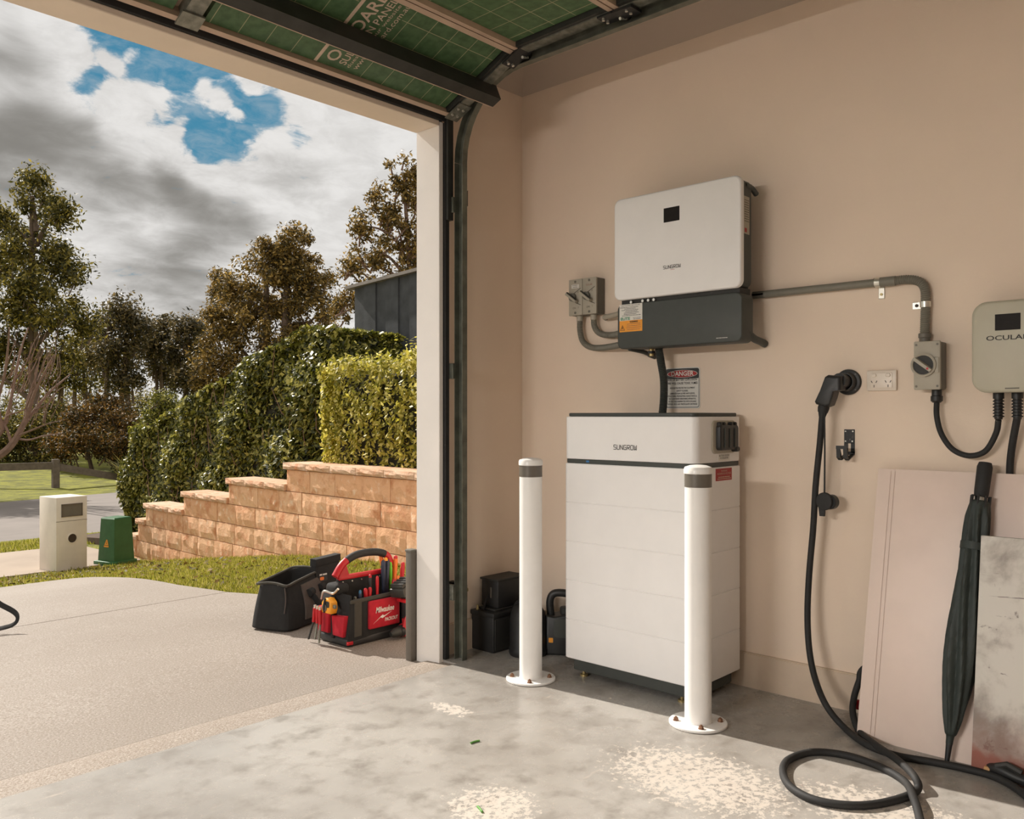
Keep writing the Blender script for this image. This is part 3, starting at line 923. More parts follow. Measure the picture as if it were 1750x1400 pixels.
park.add(vs, [(i * n + k, i * n + k + 1, (i + 1) * n + k + 1, (i + 1) * n + k) for i in range(len(ys) - 1) for k in range(n - 1)])
struct('park_lawn', park, 'lawn_turf', fix=False)


def blades(name, pts, h, w, label):
    mb = MB(); vs = []; fs = []
    for p in pts:
        a = random.uniform(0, 2 * PI); hh = h * random.uniform(.6, 1.5)
        u = Vector((math.cos(a), math.sin(a), 0)) * w * random.uniform(.7, 1.3)
        ln = Vector((random.gauss(0, .55), random.gauss(0, .55), 1)).normalized() * hh
        b = len(vs)
        vs += [p - u, p + u, p + ln]
        fs.append((b, b + 1, b + 2))
    mb.v = vs; mb.f = fs
    return tag(mb.build(name, 'grass_blade', None, smooth=False, fix=False), label, 'grass', kind='stuff')


gp = []
while len(gp) < 52000:
    y = 4.0 + 5.9 * random.random() ** 1.3; x = random.uniform(2.7, 4.4)
    if y < 8.12 and x < edge(y) + .01: continue
    gp.append(Vector((x, y, ztS(y) - .01)))
blades('lawn_grass', gp, .03, .004, 'sunlit short grass of the lawn in front of the block wall')
gp = []
while len(gp) < 16000:
    y = random.uniform(8.12, 15); x = random.uniform(1.5, 7)
    if 9.9 < y < 11.93 or y > nn(x) - .03: continue
    if y < 9.9 and (x > 4.4 or random.random() < .5): continue
    gp.append(Vector((x, y, ztS(y) - .01)))
blades('verge_grass', gp, .045, .008, 'short grass of the nature strip between footpath and road')

# ------------------------------------------------------------------ stepped block wall
XB = 4.40
TOPS = [(6.85, .60), (7.96, .40), (8.99, .20), (9.99, .0), (10.22, -.20), (10.45, -.40), (10.45, -.60)]   # left end of each course, its top
Y0 = 3.0
rw = thing('retaining_wall', (XB, 7, -.6), 'stepped retaining wall of salmon split-face blocks beside the lawn', 'wall')


def block_mesh(name, ln, h, dep, m, rough, overh=0.0):
    nu, nv = 6, 3
    vs = []; fs = []
    g = .003
    for j in range(nv + 1):
        for i in range(nu + 1):
            ed = i in (0, nu) or j in (0, nv)
            x = random.uniform(-rough, rough * .3) if not ed else rough * .45
            jx = 0 if ed else random.uniform(-.012, .012)
            vs.append((x - overh, g + (ln - 2 * g) * i / nu + jx, g + (h - 2 * g) * j / nv + (0 if ed else random.uniform(-.01, .01))))
    for j in range(nv):
        for i in range(nu):
            a = j * (nu + 1) + i
            fs.append((a, a + nu + 1, a + nu + 2, a + 1))
    b = len(vs)
    vs += [(dep, g, g), (dep, ln - g, g), (dep, ln - g, h - g), (dep, g, h - g)]
    q = nu + 1
    fs += [(b, b + 3, b + 2, b + 1),
           tuple(list(range(0, q)) + [b + 1, b]),
           tuple([nv * q + k for k in range(q - 1, -1, -1)] + [b + 3, b + 2]),
           tuple([j * q for j in range(nv, -1, -1)] + [b, b + 3]),
           tuple([j * q + nu for j in range(nv + 1)] + [b + 2, b + 1])]
    me = bpy.data.meshes.new(name)
    me.from_pydata(vs, [], fs)
    me.materials.append(M[m])
    bm = bmesh.new(); bm.from_mesh(me); bmesh.ops.recalc_face_normals(bm, faces=bm.faces); bm.to_mesh(me); bm.free()
    return me


BL = .39
blocks = [block_mesh('block', BL, .20, .22, 'split_block', .010) for _ in range(6)]
halves = [block_mesh('block', BL / 2, .20, .22, 'split_block', .010) for _ in range(3)]
caps = [block_mesh('capping_block', .40, .065, .30, 'block_capping', .012, .025) for _ in range(4)]


def put(me, name, x, y, z, k=1.0, sc=1.0):
    o = bpy.data.objects.new(name, me)
    COL.objects.link(o); o.parent = rw
    o.location = Vector((x, y, z)) - Vector((XB, 7, -.6))
    o.scale = (1, sc, 1)


for ci, (ye, ztop) in enumerate(TOPS):
    y = ye
    half = ci % 2 == 1
    first = True
    while y > Y0:
        if ztop < -.05 and y < ({3: Y0, 4: 6.2, 5: 7.8, 6: 9.4}[ci]): break       # below the lawn from here on
        me = random.choice(halves) if (first and half) else random.choice(blocks)
        ln = BL / 2 if (first and half) else BL
        put(me, 'block', XB + random.uniform(-.003, .003), y - ln, ztop - .20)
        y -= ln; first = False
    yn = TOPS[ci - 1][0] if ci else Y0 + .05
    y = ye + .03
    if y - yn < .1: continue
    span = y - yn; k = max(1, round(span / .4)); sc = span / (.4 * k)
    for j in range(k):
        put(caps[(ci + j) % 4], 'capping_block', XB, y - (j + 1) * .4 * sc, ztop + .001, sc=sc)

rw.rotation_euler = (0, 0, R(-1.6)); rw.location.x -= .05
bed = MB()
BP = [(2.9, .5), (6.85, .5), (7.9, .28), (9, .08), (10, -.12), (10.5, -.45), (12.8, -.62)]
vs = []
for y, z in BP:
    vs += [(XB + .2, y, z), (12, y, z + .15), (XB + .2, y, -.75), (12, y, -.75)]
fs = []
for i in range(len(BP) - 1):
    a, b = 4 * i, 4 * i + 4
    fs += [(a, a + 1, b + 1, b), (a + 2, b + 2, b + 3, a + 3), (a, b, b + 2, a + 2), (a + 1, a + 3, b + 3, b + 1)]
fs += [(0, 2, 3, 1), (len(vs) - 4, len(vs) - 3, len(vs) - 1, len(vs) - 2)]
bed.add(vs, fs)
struct('garden_bed', bed, 'soil')

# ------------------------------------------------------------------ leaves


def leaves(mb, pts, size, nb=None, up=.3, asp=.5, fold=.0):
    """one small pointed leaf (a kite of two triangles) at every point"""
    vs, fs = mb.v, mb.f
    for i, p in enumerate(pts):
        s = size * random.uniform(.6, 1.35)
        nr = Vector((random.gauss(0, 1), random.gauss(0, 1), random.gauss(0, 1) + up))
        if nb: nr += nb[i] * 1.6
        nr.normalize()
        u = nr.orthogonal().normalized()
        a = random.uniform(0, 2 * PI)
        w = nr.cross(u)
        u2 = u * math.cos(a) + w * math.sin(a); w2 = nr.cross(u2)
        b = len(vs)
        vs += [p - u2 * s, p + w2 * s * asp, p + u2 * s, p - w2 * s * asp]
        fs.append((b, b + 1, b + 2, b + 3))


def leaf_part(mb, name, m, parent):
    L = wl(parent)
    o = mb.build(name, m, parent, smooth=False, fix=False)
    return tag(o, kind='stuff')


def sprig_pts(base, n, h):
    out = []
    d = Vector((random.gauss(0, .18), random.gauss(0, .18), 1)).normalized()
    for k in range(n):
        out.append(base + d * h * (k / n) + Vector((random.gauss(0, .012), random.gauss(0, .012), 0)))
    return out


def bumpy(mb_core, fn_in, n):
    pass


# hedge A: tall clipped hedge following the fall of the ground
HP = [(6.95, 1.98), (7.0, 1.99), (7.6, 2.0), (8.2, 1.86), (9.3, 1.53), (10.2, 1.26), (10.9, 1.06), (11.5, .90), (11.75, .62), (12.0, .42)]


def htop(y):
    if y <= HP[0][0]: return HP[0][1]
    for (a, za), (b, zb) in zip(HP, HP[1:]):
        if y <= b: return za + (zb - za) * (y - a) / (b - a)
    return HP[-1][1]


def bedz(y):
    for (a, za), (b, zb) in zip(BP, BP[1:]):
        if y <= b: return za + (zb - za) * (y - a) / (b - a)
    return BP[-1][1]


t = thing('clipped_hedge', (5.4, 9.2, bedz(9.2)), 'tall dark green clipped hedge with a sloping top behind the block wall', 'hedge')
core = MB(); vs = []; fs = []
HX0, HX1 = 5.0, 5.85
yy = frange(7.05, 11.85, .25)
for y in yy:
    zt0, zb0 = htop(y) - .13, bedz(y) - .05
    sh = .1
    vs += [(HX0 + sh, y, zb0), (HX0 + sh, y, zt0 - .1), (HX0 + .25, y, zt0), (HX1 - .25, y, zt0), (HX1 - sh, y, zt0 - .1), (HX1 - sh, y, zb0)]
for i in range(len(yy) - 1):
    for k in range(6):
        l = (k + 1) % 6
        fs.append((i * 6 + k, i * 6 + l, i * 6 + 6 + l, i * 6 + 6 + k))
fs += [tuple(range(6)), tuple((len(yy) - 1) * 6 + k for k in range(6))]
core.add(vs, fs).build('inner_twigs', 'hedge_core', t)
pts = []; nb = []
for _ in range(30000):                        # face towards the driveway
    y = random.uniform(6.95, 12.0); z0, z1 = bedz(y), htop(y)
    z = z0 + (z1 - z0) * random.random()
    lump = .05 * math.sin(y * 5.1 + z * 3) + .04 * math.sin(z * 7 - y * 2.3)
    pts.append(Vector((HX0 + lump + abs(random.gauss(0, .06)), y, z))); nb.append(Vector((-1, 0, .4)))
for _ in range(14000):                        # top
    y = random.uniform(6.95, 12.0)
    pts.append(Vector((random.uniform(HX0, HX1), y, htop(y) - abs(random.gauss(0, .04)) + .03 * math.sin(y * 6)))); nb.append(Vector((0, .2, 1)))
for _ in range(5000):                         # near end, towards the fence
    x = random.uniform(HX0, HX1); z = random.uniform(.5, 1.95)
    pts.append(Vector((x, 6.98 + .06 * abs(random.gauss(0, 1)), z))); nb.append(Vector((-.3, -1, .2)))
for _ in range(7000):                         # far end
    x = random.uniform(HX0, HX1); z = random.uniform(-.5, .95)
    pts.append(Vector((x, 11.85 + (.1 if z < .45 else -.05) - .08 * abs(random.gauss(0, 1)), z))); nb.append(Vector((-.3, 1, .2)))
mb = MB(); leaves(mb, pts, .036, nb)
leaf_part(mb, 'foliage', 'leaf_hedge', t)
tw = MB()
for _ in range(46):
    y = random.uniform(7.1, 11.6); z = random.uniform(bedz(y) + .2, htop(y) - .2)
    p = Vector((HX0 + .02, y, z)); q = p + Vector((random.uniform(-.06, .02), random.uniform(-.15, .15), random.uniform(.12, .35)))
    tw.tube([p + Vector((.1, 0, -.1)), p, q], [.006, .005, .003], 5)
tag(tw.build('twigs', 'bark_bare', t), kind='stuff')

# hedge B: looser yellow-green hedge on top of the wall
t = thing('box_hedge', (4.9, 5.8, .55), 'yellow-green hedge with upright shoots growing on top of the block wall', 'hedge')
GX0, GX1, GY0, GY1, GZ0, GZ1 = 4.56, 5.15, 3.2, 6.62, .60, 1.56
MB().rbox(GX0 + .09, GX1 - .06, GY0, GY1 - .12, .5, GZ1 - .09, .09, 3).build('inner_twigs', 'hedge_core', t)
pts = []; nb = []


def taper(z): return .05 * max(0, 1 - (z - GZ0) / .45)      # narrower towards the base


for _ in range(1100):                         # sprigs on the driveway face
    y = random.uniform(GY0, GY1 - .02); z = random.uniform(GZ0 - .03, GZ1 - .05)
    b = Vector((GX0 + taper(z) + random.uniform(-.03, .06), y - taper(z) * (1 if y > 6.2 else 0), z))
    sp = sprig_pts(b, random.randint(12, 20), random.uniform(.1, .2))
    pts += sp; nb += [Vector((-1, 0, .3))] * len(sp)
for _ in range(700):                          # top, with taller shoots
    b = Vector((random.uniform(GX0, GX1), random.uniform(GY0, GY1 - .05), GZ1 - .1 + random.uniform(-.03, .05)))
    big = random.random() < .06
    sp = sprig_pts(b, 26 if big else 14, random.uniform(.26, .4) if big else random.uniform(.1, .18))
    pts += sp; nb += [Vector((-.2, .2, 1))] * len(sp)
for _ in range(420):                          # far end
    z = random.uniform(GZ0, GZ1 - .1)
    b = Vector((random.uniform(GX0, GX1), GY1 - taper(z) - random.uniform(0, .08), z))
    sp = sprig_pts(b, 16, random.uniform(.1, .2))
    pts += sp; nb += [Vector((-.4, 1, .2))] * len(sp)
mb = MB(); leaves(mb, pts[::2], .024, nb[::2], asp=.5)
leaf_part(mb, 'foliage', 'leaf_yellow', t)

# ------------------------------------------------------------------ paling fence behind the hedges
t = thing('paling_fence', (6.0, 7.2, .6), 'dark weathered paling fence with capping rail behind the hedges', 'fence')
FY0, FY1 = 4.6, 8.02
ft = lambda y: 2.57 + (8.02 - y) * .055
y = FY1; k = 0
while y > FY0:
    w = random.uniform(.205, .225)
    dx = .0 if k % 2 else .018
    gap = .012 if k == 4 else 0
    if gap:
        y -= .0
    MB().hexa([(5.98 + dx, y - w, .55), (6.0 + dx, y - w, .55), (6.0 + dx, y, .55), (5.98 + dx, y, .55),
               (5.98 + dx, y - w, ft(y - w)), (6.0 + dx, y - w, ft(y - w)), (6.0 + dx, y - (gap), ft(y)), (5.98 + dx, y - gap, ft(y))]).build('paling', 'paling_dark', t)
    y -= w - .012; k += 1
MB().hexa([(5.93, FY0, ft(FY0)), (6.06, FY0, ft(FY0)), (6.06, FY1 + .1, ft(FY1 + .1)), (5.93, FY1 + .1, ft(FY1 + .1)),
           (5.93, FY0, ft(FY0) + .035), (6.06, FY0, ft(FY0) + .035), (6.06, FY1 + .1, ft(FY1 + .1) + .035), (5.93, FY1 + .1, ft(FY1 + .1) + .035)]).build('capping_rail', 'capping', t)
for y in (7.9, 5.6):
    MB().box(6.02, 6.12, y - .05, y + .05, .4, 2.5).build('post', 'paling_dark', t)
for z in (1.0, 2.2):
    MB().box(6.018, 6.06, FY0, FY1 - .02, z, z + .09).build('rail', 'paling_dark', t)

# ------------------------------------------------------------------ bollards
bo = thing('bollard', (0, 0, 0), 'white steel bollard standing nearer the garage door opening', 'bollard', 'white safety bollards')
MB().lathe([(.0475, .008), (.0475, .893)], (0, 0, 0), 32).build('pipe', 'white_steel', bo)
MB().lathe([(.0482, .845), (.0482, .892)], (0, 0, 0), 32).build('grey_band', 'band_grey', bo)
cp = MB().lathe([(.0505, .893), (.0505, .909), (.047, .916), (.030, .922), (.012, .924)], (0, 0, 0), 32).build('cap', 'white_steel', bo)
bp = MB().lathe([(.100, 0), (.103, .002), (.103, .008), (.101, .010), (.049, .010), (.049, .014)], (0, 0, 0), 40).build('base_plate', 'white_steel', bo)
for k in range(4):
    a = R(38 + 90 * k)
    c = Vector((math.cos(a) * .078, math.sin(a) * .078, .010))
    MB().lathe([(.011, 0), (.011, .002), (.0085, .002), (.0085, .010), (.004, .010), (.004, .014)], c, 6).build('bolt', 'rusty_bolt', bp)
b2 = copy_tree(bo)
b2['label'] = 'white steel bollard standing in front of the battery cabinet corner'
pb1 = at(907, 1161, Z=0); pb2 = at(1193, 1237, Z=0)
bo.location = pb1; b2.location = pb2

# ------------------------------------------------------------------ battery cabinet
X0, X1, Y0_, Y1_ = 2.79, 3.145, 1.641, 2.277
t = thing('battery_cabinet', (2.97, 1.96, 0), 'tall white stacked home battery cabinet against the wall behind the bollards', 'battery')


def stack(z0, z1, r=.028, ins=0.0):
    """slab with rounded vertical corners"""
    pts = rrect(X1 - X0 - 2 * ins, Y1_ - Y0_ - 2 * ins, r, 6, (X0 + X1) / 2, (Y0_ + Y1_) / 2)
    mb = MB()
    n = len(pts)
    e = .0025
    lev = [(z0, e), (z0 + e, 0), (z1 - e, 0), (z1, e)]
    cx, cy = (X0 + X1) / 2, (Y0_ + Y1_) / 2
    vs = []
    for z, i in lev:
        kx = 1 - 2 * i / (X1 - X0); ky = 1 - 2 * i / (Y1_ - Y0_)
        vs += [(cx + (p[0] - cx) * kx, cy + (p[1] - cy) * ky, z) for p in pts]
    fs = [(i * n + k, i * n + (k + 1) % n, (i + 1) * n + (k + 1) % n, (i + 1) * n + k) for i in range(3) for k in range(n)]
    fs += [tuple(range(n - 1, -1, -1)), tuple(3 * n + k for k in range(n))]
    return mb.add(vs, fs)


zz = .078
for k in range(5):
    stack(zz, zz + .1642, .022).build('battery_module', 'white_shell', t)
    zz += .1642
stack(zz, .918, .022, .004).build('dark_band', 'charcoal', t)
hd = stack(.918, 1.095, .030).build('control_head', 'white_shell', t)
stack(1.095, 1.110, .026, .009).build('top_lid', 'charcoal', t)
stack(.026, .0775, .015, .026).build('plinth', 'charcoal', t)
for x in (X0 + .05, X1 - .05):
    for y in (Y0_ + .09, Y1_ - .07):
        MB().lathe([(.017, 0), (.017, .008), (.007, .010), (.007, .027)], (x, y, 0), 14).build('foot', 'brass', t)
stroke_logo('logo', 'SUNGROW', (X0 - .0008, 1.962, .972), WU, WV, .110, .0175, .0026, 'ink', hd)
MB().box(X0 + .0032, X0 + .0042, 2.145, 2.16, .905, .913).build('status_light', 'blue_light', t)
# side connector under its recessed frame
SU, SV, SN = Vector((1, 0, 0)), Vector((0, 0, 1)), Vector((0, -1, 0))
sc = MB().prism(rrect(.185, .128, .022), (2.995, Y0_, 1.016), SU, SV, SN, -.001, .006, .004).build('connector_frame', 'grey_plastic', hd)
cv = MB().prism(rrect(.145, .098, .014), (3.0, Y0_, 1.014), SU, SV, SN, .004, .026, .006).build('connector_cover', 'black_plastic', hd)
for dx in (-.058, -.03, .028, .058):
    MB().rbox(2.998 + dx - .008, 2.998 + dx + .008, Y0_ - .024, Y0_ - .003, 1.056, 1.074, .004, 1).build('cover_clip', 'black_plastic', hd)
MB().rbox(3.045, 3.078, Y0_ - .03, Y0_ - .004, .957, .977, .005, 1).build('cover_latch', 'black_plastic', hd)
for dx in (-.04, .0, .04):
    MB().rbox(2.998 + dx - .003, 2.998 + dx + .003, Y0_ - .030, Y0_ - .025, .975, 1.05, .0015, 1).build('cover_rib', 'charcoal', cv)
st = MB().box(2.953, 3.043, Y0_ - .0014, Y0_, .922, .948).build('small_label', 'paper_white', hd)
text('label_print', 'BATTERY SYSTEM\nDC ISOLATOR', .0095, (2.998, Y0_ - .002, .938), SU, SV, 'ink', st, width=.078)
rs = MB().box(2.935, 3.060, Y0_ - .0014, Y0_ + .001, .846, .893).build('red_label', 'ink_red', t)
text('label_print', 'WARNING\nHAZARDOUS VOLTAGE', .0105, (2.9975, Y0_ - .0022, .878), SU, SV, 'print_cream', rs, width=.108)
scribble('fine_print', [((2.9975, Y0_ - .0022, .860), .09, .003), ((2.9975, Y0_ - .0022, .853), .106, .003)], rs, 'print_cream', SU, SV)

# ------------------------------------------------------------------ inverter
IX, IXb = 2.965, 3.06
IY0, IY1, IZ0, IZ1 = 1.551, 2.143, 1.590, 2.020
t = thing('inverter', (3.06, 1.85, 1.383), 'white-fronted solar inverter with dark lower box mounted on the wall above the battery', 'inverter')
cyI, czI = (IY0 + IY1) / 2, (IZ0 + IZ1) / 2
cov = MB().prism(rrect(IY1 - IY0, IZ1 - IZ0, .030, 7), (IX, cyI, czI), WU, WV, WN, -.024, 0, .008).build('front_cover', 'white_shell', t)
MB().prism(rrect(IY1 - IY0 - .012, IZ1 - IZ0 - .012, .026), (IX, cyI, czI), WU, WV, WN, -(IXb - IX), -.024).build('body', 'charcoal', t)
hs = MB()
for k in range(22):
    y = IY0 + .05 + k * (IY1 - IY0 - .1) / 21
    hs.box(IXb, IXb + .055, y - .003, y + .003, IZ0 - .02, IZ1 - .05)
hso = hs.build('heat_sink', 'charcoal', t)
MB().rbox(IX - .0012, IX + .002, 1.820, 1.894, 1.886, 1.944, .0006, 1).build('screen', 'screen', cov)
stroke_logo('logo', 'SUNGROW', (IX - .0008, 1.855, 1.703), WU, WV, .080, .0125, .0019, 'ink', cov)
MB().box(IX - .0008, IX, 1.842, 1.862, 1.6905, 1.6915).build('logo_line', 'ink_red', cov)
lowb = MB().prism(rrect(IY1 - IY0 - .010, .192, .026, 6), (IX + .018, cyI, 1.479), WU, WV, WN, -(IXb - IX) + .006, 0, .006).build('connection_box', 'charcoal', t)
MB().box(IX + .03, IXb + .02, IY0 + .02, IY1 - .02, 1.572, 1.594).build('neck', 'soft_black', t)
for y in (2.068, 2.010, 1.982, 1.955):
    MB().cyl((IX + .026, y, 1.580), (IX + .018, y, 1.580), .006, n=10).build('gland_cap', 'bright_metal', lowb)
xs_ = IX + .0172
ls = MB().box(xs_, xs_ + .003, 2.010, 2.126, 1.503, 1.572).build('shutdown_label', 'paper_white', lowb)
text('label_heading', 'SHUTDOWN PROCEDURE', .0075, (xs_ - .0006, 2.068, 1.566), WU, WV, 'ink', ls, width=.094)
scribble('fine_print', [((xs_ - .0006, 2.068 + random.uniform(-.006, .012), 1.5585 - .0058 * k), random.uniform(.05, .1), .0021) for k in range(7)] + [((xs_ - .0006, 2.036, 1.5125), .04, .0016), ((xs_ - .0006, 2.036, 1.507), .036, .0020)], ls, 'ink', WU, WV)
text('label_company', 'ELITE', .016, (xs_ - .0006, 2.096, 1.5105), WU, WV, 'ink_green', ls, width=.048, bold=.0006)
lo = MB().box(xs_, xs_ + .003, 2.010, 2.126, 1.455, 1.503).build('warning_label', 'paper_orange', lowb)
text('label_heading', 'WARNING!', .0095, (xs_ - .0006, 2.053, 1.496), WU, WV, 'ink', lo, width=.042, bold=.0004)
scribble('fine_print', [((xs_ - .0006, 2.053, 1.4875 - .0078 * k), random.uniform(.064, .078), .0022) for k in range(4)], lo, 'ink_brown', WU, WV)
tr = MB(); c = Vector((xs_ - .0006, 2.110, 1.472))
for a, b in ((0, 1), (1, 2), (2, 0)):
    P3 = [c + Vector((0, .012, -.010)), c + Vector((0, -.012, -.010)), c + Vector((0, 0, .013))]
    p, q = P3[a], P3[b]; m_ = (P3[0] + P3[1] + P3[2]) / 3
    tr.add([p, q, q + (m_ - q) * .22, p + (m_ - p) * .22], [(0, 1, 2, 3)])
tr.add([c + Vector((0, .0005, .006)), c + Vector((0, -.003, .0)), c + Vector((0, -.0005, -.001)), c + Vector((0, .002, -.007)), c + Vector((0, .003, -.0005))], [(0, 1, 2, 3, 4)])
tr.build('warning_triangle', 'ink', lo, smooth=False, fix=False)
scribble('model_print', [((IX + .0172, 1.64, 1.402), .05, .0022)], lowb, 'paper_white', WU, WV)
sl = MB().box(IX + .034, IX + .078, IY0 + .0045, IY0 + .008, 1.80, 1.945).build('side_label', 'grey_plastic', t)
scribble('fine_print', [((IX + .056, IY0 + .004, 1.93 - .009 * k), .036, .0025) for k in range(10)], sl, 'ink', SU, SV)
MB().box(IX + .040, IX + .056, IY0 + .0038, IY0 + .0045, 1.806, 1.822).build('label_mark', 'ink_red', sl)
# bracket arms that stand it off the wall
MB().tube(cr([(IXb - .02, IY0 + .02, 1.43), (IXb + .035, IY0 + .012, 1.402), (XW - .03, IY0 + .01, 1.392), (XW - .004, IY0 + .008, 1.385)], 5), .015, 10).build('stand_off', 'charcoal', t)
MB().tube(cr([(IXb - .05, IY1 - .05, 1.385), (IXb + .02, IY1 - .06, 1.378), (XW - .06, IY1 - .06, 1.372), (XW - .004, IY1 - .065, 1.36)], 5), [.010] * 12 + [.013] * 4, 10).build('stand_off', 'charcoal', t)
MB().tube(cr([(IXb - .04, IY0 + .012, 1.99), (IXb + .01, IY0 + .010, 1.988), (IXb + .05, IY0 + .01, 1.972)], 5), .011, 10).build('lifting_handle', 'charcoal', t)
MB().rbox(IXb - .005, IXb + .02, IY0 + .008, IY0 + .03, 1.50, 1.56, .006, 1).build('hinge_block', 'charcoal', t)
MB().box(IXb + .05, XW, IY0 + .1, IY1 - .1, 1.62, 1.94).build('wall_bracket', 'dark_metal', t)

# ------------------------------------------------------------------ two DC isolators left of the inverter
FX = 3.115


def isolator(y0, y1, label, printed):
    t = thing('isolator_switch', (XW, (y0 + y1) / 2, 1.568), label, 'switch', 'grey isolator switches')
    cy = (y0 + y1) / 2
    b = MB().rbox(FX + .012, XW, y0 + .001, y1 - .001, 1.568, 1.735, .004, 2).build('housing', 'grey_plastic_dark', t)
    f = MB().rbox(FX, FX + .012, y0, y1, 1.567, 1.736, .003, 2).build('face_plate', 'grey_plastic', t)
    for z in (1.724, 1.579):
        MB().cyl((FX + .002, cy, z), (FX - .0015, cy, z), .006, n=12).build('screw', 'grey_plastic_dark', f)
    MB().tube([(FX - .0005, cy - .032, 1.692), (FX - .0005, cy + .012, 1.668)], .0012, 4).build('off_line', 'ink', f)
    MB().tube([(FX - .0005, cy - .032, 1.614), (FX - .0005, cy + .012, 1.632)], .0012, 4).build('on_line', 'ink', f)
    kn = MB().cyl((FX, cy + .012, 1.652), (FX - .012, cy + .012, 1.652), .019, n=20).build('dial', 'grey_plastic_dark', t)
    d = Vector((0, -.55, -.40)).normalized(); c = Vector((FX - .02, cy + .010, 1.648)); n_ = Vector((0, -d.z, d.y))
    MB().hexa([c - d * .036 + n_ * .0085 + Vector((.01, 0, 0)), c + d * .036 + n_ * .0085 + Vector((.01, 0, 0)), c + d * .036 - n_ * .0085 + Vector((.01, 0, 0)), c - d * .036 - n_ * .0085 + Vector((.01, 0, 0)),
               c - d * .036 + n_ * .005 - Vector((.006, 0, 0)), c + d * .036 + n_ * .005 - Vector((.006, 0, 0)), c + d * .036 - n_ * .005 - Vector((.006, 0, 0)), c - d * .036 - n_ * .005 - Vector((.006, 0, 0))]).build('handle', 'grey_plastic', t)
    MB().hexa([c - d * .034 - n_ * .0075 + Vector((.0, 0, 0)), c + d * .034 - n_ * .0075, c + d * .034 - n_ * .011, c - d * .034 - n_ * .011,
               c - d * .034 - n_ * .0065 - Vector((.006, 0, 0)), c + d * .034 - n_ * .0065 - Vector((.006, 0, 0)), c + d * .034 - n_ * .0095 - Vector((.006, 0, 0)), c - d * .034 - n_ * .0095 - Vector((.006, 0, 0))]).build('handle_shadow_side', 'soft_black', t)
    if printed:
        text('plate_print', 'SOLAR', .0125, (FX - .0006, cy, 1.703), WU, WV, 'ink_brown', f, width=.036)
    else:
        lp = MB().box(FX - .001, FX, cy - .022, cy + .022, 1.694, 1.711).build('name_label', 'paper_white', f)
        scribble('fine_print', [((FX - .0018, cy, 1.7065), .032, .0022), ((FX - .0018, cy, 1.699), .028, .0022)], lp, 'ink', WU, WV)
    text('plate_mark', 'ON', .012, (FX - .0006, cy + .006, 1.601), WU, WV, 'ink', f)
    text('plate_mark', 'I', .012, (FX - .0006, cy - .018, 1.603), WU, WV, 'ink', f)
    text('plate_mark', 'O', .011, (FX - .0006, cy - .016, 1.675), WU, WV, 'ink', f)
    MB().cyl((FX + .035, cy, 1.569), (FX + .035, cy, 1.543), .0155, n=16).build('conduit_adaptor', 'grey_plastic', t)
    return t


isolator(2.433, 2.512, 'grey isolator switch with a white name label, left one of the pair', False)
isolator(2.351, 2.431, 'grey isolator switch with pinkish printing, right one of the pair beside the inverter', True)


def corrugated(pts, r, amp=.08, k=3):
    rs = []
    for i in range(len(pts)): rs.append(r * (1 + amp * (1 if (i // 1) % 2 else -1)))
    return rs


XC = FX + .035


def resample(pts, step):
    out = [pts[0]]; acc = 0
    for a, b in zip(pts, pts[1:]):
        L = (b - a).length
        while acc + L >= step:
            k = (step - acc) / L
            a = a + (b - a) * k; out.append(a.copy()); L = (b - a).length; acc = 0
        acc += L
    return out


def conduit(name, label, pts, r, m='conduit_grey', corr=True, cat='conduit', group=None):
    pts = cr(pts, 8)
    if corr:
        pts = resample(pts, .0032)
    o = MB().tube(pts, corrugated(pts, r) if corr else r, 12).build(name, m)
    return tag(o, label, cat, group)


conduit('flexible_conduit', 'outer curved grey conduit from the left isolator to the inverter', [(XC, 2.4725, 1.547), (XC, 2.472, 1.50), (XC, 2.455, 1.447), (XC, 2.41, 1.418), (XC - .01, 2.33, 1.410), (3.05, 2.136, 1.412)], .0135)
conduit('flexible_conduit', 'inner curved grey conduit from the right isolator to the inverter', [(XC, 2.391, 1.547), (XC, 2.388, 1.515), (XC, 2.365, 1.484), (XC, 2.325, 1.469), (XC - .01, 2.26, 1.466), (3.05, 2.136, 1.468)], .0135)
t = thing('conduit_stub', (3.1, 2.25, 1.56), 'short pale conduit elbow between right isolator and inverter box', 'conduit')
MB().tube(cr([(XW - .012, 2.345, 1.552), (XW - .04, 2.318, 1.550), (3.12, 2.24, 1.553), (3.05, 2.137, 1.556)], 5), .012, 10).build('pipe', 'grey_plastic', t)
MB().tube([(XW - .018, 2.335, 1.551), (XW - .030, 2.326, 1.5505)], .0145, 10).build('collar', 'grey_plastic_dark', t)
MB().tube([(3.075, 2.172, 1.555), (3.06, 2.151, 1.5555)], .0145, 10).build('collar', 'grey_plastic_dark', t)

conduit('flexible_conduit', 'dark grey conduit dropping from the inverter into the battery top', [(3.075, 1.990, 1.39), (3.085, 1.985, 1.33), (3.10, 1.980, 1.25), (3.10, 1.980, 1.17), (3.095, 1.983, 1.108)], .0165, 'charcoal')
t = thing('conduit_clamp', (3.07, 1.95, 1.36), 'small brass cable gland under the inverter beside the dropping conduit', 'clamp')
MB().cyl((3.055, 2.012, 1.386), (3.055, 2.012, 1.352), .011, n=10).build('gland', 'brass', t)
MB().rbox(3.043, 3.067, 2.000, 2.024, 1.362, 1.374, .002, 1).build('nut', 'black_plastic', t)

